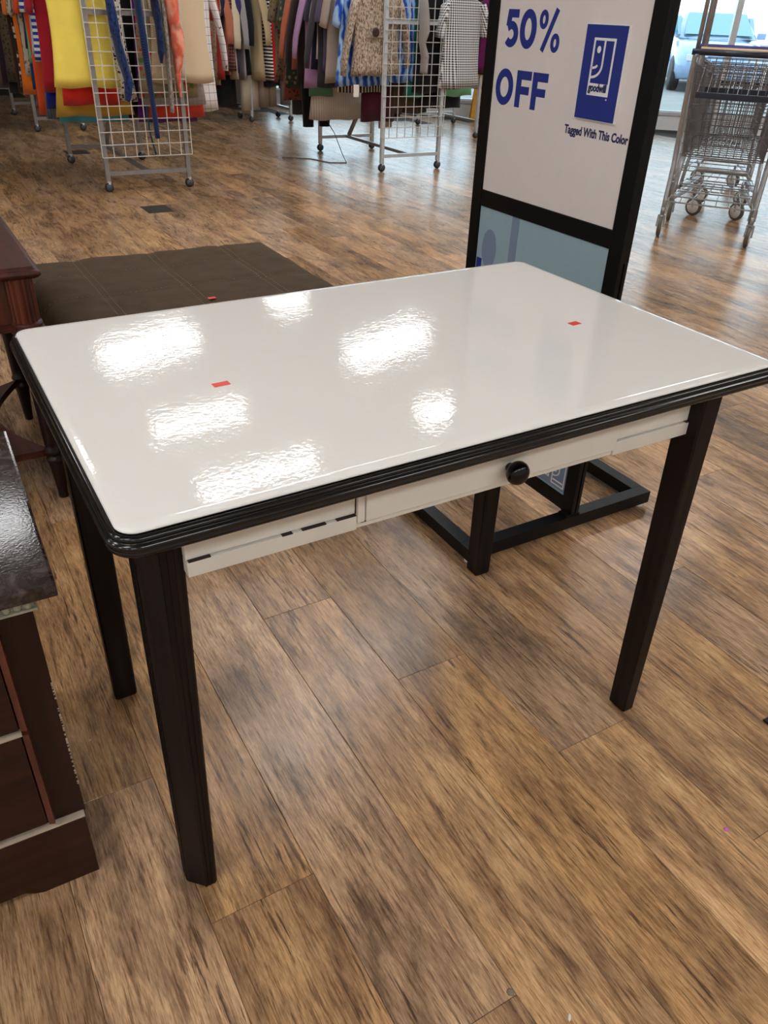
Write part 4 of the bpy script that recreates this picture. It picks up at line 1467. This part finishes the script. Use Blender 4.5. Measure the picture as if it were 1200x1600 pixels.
def wf_leaf(sy_):
    m = MB()
    o_ = [(-.15, 0), (-.085, 0), (-.06, .05), (.06, .05), (.085, 0), (.15, 0), (.10, .58), (.085, .62), (-.085, .62), (-.10, .58)]
    m.prism(o_, -.006, .006, axis='y')
    tl = math.atan2(.13, .62) * sy_
    return place(m, lambda p: (p[0], p[1] + (.62 - p[2]) * math.tan(tl), p[2]))


l1 = wf_leaf(-1).build('leaf', 'yellowplastic', wf, local=True)
wf_leaf(1).build('leaf', 'yellowplastic', wf, local=True)


def on_leaf(mb, x, z):
    sl_ = math.tan(math.atan2(.13, .62))
    return place(mb, lambda p: (x + p[0], -.0065 - p[2] - (.62 - (z + p[1])) * sl_, z + p[1]))


for wtxt, z, c_, s_ in (('CUIDADO', .285, 'redprint', .042), ('CAUTION', .235, 'redprint', .042), ('Piso', .178, 'blackprint', .042), ('Mojado', .140, 'blackprint', .042)):
    on_leaf(text_mb(wtxt, s_, .001, align='CENTER'), 0, z).build('lettering', c_, l1, local=True)
pic = MB()
stroke(pic, [(-.075, .45), (-.01, .575), (.01, .575), (.075, .45), (.05, .38)], .012)
stroke(pic, [(-.05, .365), (.01, .42), (.04, .38)], .02)
pic.prism(arc(.035, .46, .016, .016, 0, 360, 12)[:-1], 0, .0006)
on_leaf(pic, 0, 0).build('pictogram', 'blackprint', l1, local=True)
MB().box((-.09, -.012, .605), (.09, .012, .63), .004).build('hinge', 'yellowplastic', wf, local=True)


# ------------------------------------------------------------------ shopping carts
def make_cart(label, loc, rz, grip):
    """local: rear left wheel at origin, x to the right, y forward"""
    t = thing('shopping_cart', label, 'shopping cart', loc, rz)
    W, Lc = .56, .92
    for x, s_ in ((0, 1), (W, -1)):
        f = MB()
        f.tube([(x + s_ * .006, 0, .135), (x + s_ * .004, .03, .25), (x, .12, .42), (x - s_ * .004, .14, .48), (x - s_ * .006, .12, .60), (x - s_ * .004, .02, .90), (x, -.02, 1.035), (x + s_ * .02, -.022, 1.055)], .0145, 8)
        f.build('rear_upright', 'cartsteel', t, True)
        f = MB().tube([(x + s_ * .006, .01, .22), (x + s_ * .03, .25, .20), (x + s_ * .10, .80, .19), (x + s_ * .12, .86, .17)], .013, 8)
        f.tube([(x + s_ * .03, .10, .22), (x + s_ * .04, .22, .40), (x + s_ * .045, .27, .475)], .012, 8)
        f.build('side_rail', 'cartsteel', t, True)
    MB().tube([(-.02, -.022, 1.058), (W + .02, -.022, 1.058)], .017, 12).build('handle', grip, t, True)
    # basket
    zt, zb = 1.0, .475
    B = {}
    xf = .075
    bt = [(.012, 0.0), (W - .012, 0.0), (W - xf, Lc), (xf, Lc)]
    bb = [(.035, .15), (W - .035, .15), (W - xf - .02, Lc - .14), (xf + .02, Lc - .14)]
    zf = .90
    bk = MB()

    def lerp(a, b, u): return tuple(a[i] + (b[i] - a[i]) * u for i in range(len(a)))
    T3 = [(*bt[0], zt), (*bt[1], zt), (*bt[2], zf), (*bt[3], zf)]
    B3 = [(*p, zb) for p in bb]
    # sides and front: vertical wires
    for (i, j, n_) in ((0, 3, 22), (1, 2, 22), (3, 2, 11)):
        for k in range(n_ + 1):
            u = k / n_
            bk.bar(lerp(T3[i], T3[j], u), lerp(B3[i], B3[j], u), .0042)
    for h in (0, .2, .42, .62, .82, 1.0):
        ring = [lerp(T3[q], B3[q], h) for q in (0, 3, 2, 1)]
        for q in range(3):
            bk.bar(ring[q], ring[q + 1], .0075 if h in (0, 1.0) else .0048)
    for k in range(13):
        u = k / 12
        bk.bar(lerp(B3[0], B3[1], u), lerp(B3[3], B3[2], u), .0042)
    for k in range(7):
        u = k / 6
        bk.bar(lerp(B3[0], B3[3], u), lerp(B3[1], B3[2], u), .006)
    bk.build('basket', 'cartwire', t, True)
    # rear gate that folds forward
    gt = MB()
    for k in range(12):
        u = k / 11
        gt.bar((.03 + (W - .06) * u, .006, zt - .01), (.04 + (W - .08) * u, .155, zb + .01), .0046)
    for z in (.985, .955, .90, .76, .69, .62, .55, .485):
        gt.bar((.018, .006 + (1.0 - z) * .285, z), (W - .018, .006 + (1.0 - z) * .285, z), .0066 if z > .94 else .0052)
    g_ = gt.build('rear_gate', 'cartwire', t, True)
    MB().box((.045, .036, .815), (W - .045, .064, .848), .004).build('seat_strip', 'navyplastic', g_, True)
    # child seat back, leaning forward
    cs = MB()
    for k in range(9):
        u = k / 8
        cs.bar((.05 + (W - .1) * u, .05, .82), (.05 + (W - .1) * u, .26, .985), .0042)
    for z in (.84, .91, .985):
        cs.bar((.04, .05 + (z - .82) * 1.27, z), (W - .04, .05 + (z - .82) * 1.27, z), .0055)
    cs.build('child_seat', 'cartwire', t, True)
    # lower tray
    tr = MB()
    for k in range(8):
        u = k / 7
        tr.tube([(.02 + (W - .04) * u, .015, .215), (.03 + (W - .06) * u, .06, .245), (.09 + (W - .18) * u, .70, .235)], .0034, 5)
    for y in (.015, .06, .28, .5, .7):
        xx = .02 + .07 * y / .7
        tr.bar((xx, y, .215 if y < .02 else .243), (W - xx, y, .215 if y < .02 else .243), .008)
    tr.tube([(.10, .74, .30), (.12, .62, .34), (W - .12, .62, .34), (W - .10, .74, .30)], .011, 8)
    tr.build('lower_tray', 'cartsteel', t, True)
    for x, y, turn in ((0.006, 0, .05), (W - .006, 0, -.1), (.13, .82, 1.15), (W - .13, .82, .9)):
        q_ = Matrix.Translation((x, y, 0)) @ Matrix.Rotation(turn, 4, 'Z')

        def T(mb): return place(mb, lambda p: tuple(q_ @ Vector(p)))
        fk = MB()
        for s_ in (-1, 1):
            fk.bar((s_ * .018, -.012, .060), (s_ * .016, 0, .132), .004, .018)
        fk.box((-.021, -.016, .130), (.021, .016, .136))
        fk.lathe([(.010, .134), (.010, .18)], n=10)
        f_ = T(fk).build('caster_fork', 'cartsteel', t, True)
        T(MB().lathe([(.052, -.013), (.0605, -.010), (.0630, 0), (.0605, .010), (.052, .013)], c=(0, -.012, .063), n=22, axis='x')).build('wheel', 'cartwheel', f_, True)
        T(MB().lathe([(.012, -.0165), (.046, -.0140), (.046, .0140), (.012, .0165)], c=(0, -.012, .063), n=18, axis='x')).build('wheel_disc', 'whitehub', f_, True)
    # tall pole that stops the cart at the door
    for x in (.004, W - .004):
        MB().tube([(x, -.004, 1.03), (x, -.004, 2.1)], .0125, 8).build('tall_pole', 'cartsteel', t, True)
    return t


cart_rz = math.atan2(-.453, .326)
make_cart('nearest grey wire shopping cart with a dark handle right of the sign', (3.70, 2.73, 0), cart_rz, 'navyplastic')
make_cart('grey shopping cart nested half into the nearest cart', (4.13, 3.04, 0), cart_rz, 'tanplastic')
make_cart('grey shopping cart with a violet handle standing behind the nearest cart', (4.78, 3.62, 0), cart_rz + .02, 'purpleplastic')
make_cart('shopping cart half hidden behind the right edge of the black sign', (4.42, 4.62, 0), cart_rz + .05, 'tanplastic')
make_cart('shopping cart with a tan handle cut by the right edge of the picture', (5.45, 2.95, 0), cart_rz - .05, 'tanplastic')


# ------------------------------------------------------------------ cars outside
def make_car(label, loc, rz, paint):
    t = thing('car', label, 'car', loc, rz)
    # local: front towards -y, length along y

    def sec(pts): return pts
    body = []
    for y, w_, z0, z1 in ((-2.2, .62, .35, .62), (-2.1, .80, .28, .74), (-1.6, .88, .22, .88), (-.85, .90, .2, .97), (0, .91, .2, .99), (1.2, .90, .2, 1.0), (1.9, .86, .24, 1.0), (2.25, .74, .32, .88)):
        body.append([(-w_ * .93, y, z0), (w_ * .93, y, z0), (w_, y, z0 + .15), (w_, y, z0 + (z1 - z0) * .65), (w_ * .9, y, z1 - .02), (w_ * .5, y, z1 + .02), (-w_ * .5, y, z1 + .02), (-w_ * .9, y, z1 - .02), (-w_, y, z0 + (z1 - z0) * .65), (-w_, y, z0 + .15)])
    MB().loft(body).build('body', paint, t, True)
    cab = [[(s_ * w_, y, z) for s_, z in ((-1, .96), (1, .96))] + [(w_ * k, y, z2) for k, z2 in ((.9, zt * .72 + .28 * .96), (.78, zt - .03), (.5, zt), (-.5, zt), (-.78, zt - .03), (-.9, zt * .72 + .28 * .96))] for y, w_, zt in
           ((-1.05, .80, .98), (-.30, .80, 1.40), (.2, .80, 1.48), (.9, .79, 1.46), (1.5, .76, 1.30), (1.95, .72, 1.02))]
    MB().loft(cab).build('cabin', paint, t, True)
    ws = MB().add([(-.70, -1.02, 1.02), (.70, -1.02, 1.02), (.60, -.34, 1.41), (-.60, -.34, 1.41)], [(0, 1, 2, 3)])
    ws.v = [(x, y - .02, z + .02) for x, y, z in ws.v]
    ws.add([(-.70, -1.0, 1.0), (.70, -1.0, 1.0), (.60, -.32, 1.39), (-.60, -.32, 1.39)], [(3, 2, 1, 0)])
    ws.build('windscreen', 'carglass', t, True)
    for s_ in (-1, 1):
        MB().prism([(-.75, 1.02), (1.55, 1.02), (1.15, 1.33), (-.2, 1.36)], s_ * .795, s_ * .71, axis='x').build('side_window', 'carglass', t, True)
        MB().box((s_ * .86, -.75, .98), (s_ * 1.02, -.6, 1.1), .02).build('mirror', paint, t, True)
        MB().box((s_ * .45, -2.19, .58), (s_ * .72, -2.10, .70), .02).build('headlamp', 'whitehub', t, True)
        for y in (-1.4, 1.4):
            MB().lathe([(.24, -.1), (.32, -.09), (.33, 0), (.32, .09), (.24, .1)], c=(s_ * .80, y, .33), n=20, axis='x').build('wheel', 'rubber', t, True)
    return t


make_car('pale silver car parked outside the window behind the shopping carts', (15.9, 13.0, -.05), -.70, 'carwhite')
make_car('blue car parked outside the window just right of the sign', (20.5, 20.5, -.05), .9, 'carblue')

# ------------------------------------------------------------------ bits on the floor
for x, y, sx_, sy_, lab in ((.905, 4.62, .17, .22, 'dark square floor plate in front of the left gridded rack'),
                            (.917, 7.16, .2, .22, 'dark flat square on the floor under the left gridded rack')):  # this one is a thin dark square on the boards
    t = thing('floor_plate', lab, 'floor plate', (x, y, 0))
    MB().box((x - sx_ / 2, y - sy_ / 2, 0), (x + sx_ / 2, y + sy_ / 2, .003), .001).build('plate', 'plate', t)
    MB().box((x - sx_ / 2 + .012, y - sy_ / 2 + .012, .003), (x + sx_ / 2 - .012, y + sy_ / 2 - .012, .0042)).build('lid', 'plate', t)
t = thing('floor_plate', 'black floor box cover cut by the right edge beside the front right leg', 'floor plate', (.72, -.50, 0))
MB().box((.662, -.56, 0), (.79, -.44, .004), .0015).build('plate', 'signblack', t)
MB().box((.675, -.547, .004), (.777, -.453, .0055), .001).build('lid', 'plate', t)
for x, y, mt, lab, r in ((.384, -.578, 'confetti', 'tiny pink paper scrap on the floor at the right', .005), (-.071, -.678, 'scrap', 'tiny white paper scrap on the floor at the bottom', .005),
                         (-.124, -.609, 'pebble', 'small round lint spot on the floor at the bottom', .006), (-.55, .155, 'scrap', 'tiny white crumb on the floor beside the low chest', .002)):
    m = MB().lathe([(r, 0), (r * .9, .0012), (r * .3, .0018)], n=7)
    if mt == 'scrap':
        m.v = [(a * .6 + b_ * .7, b_, c_) for a, b_, c_ in m.v]
    o = m.build('paper_scrap' if mt != 'pebble' else 'lint', mt)
    o.location = (x, y, .0002)
    tag(o, lab, 'scrap')
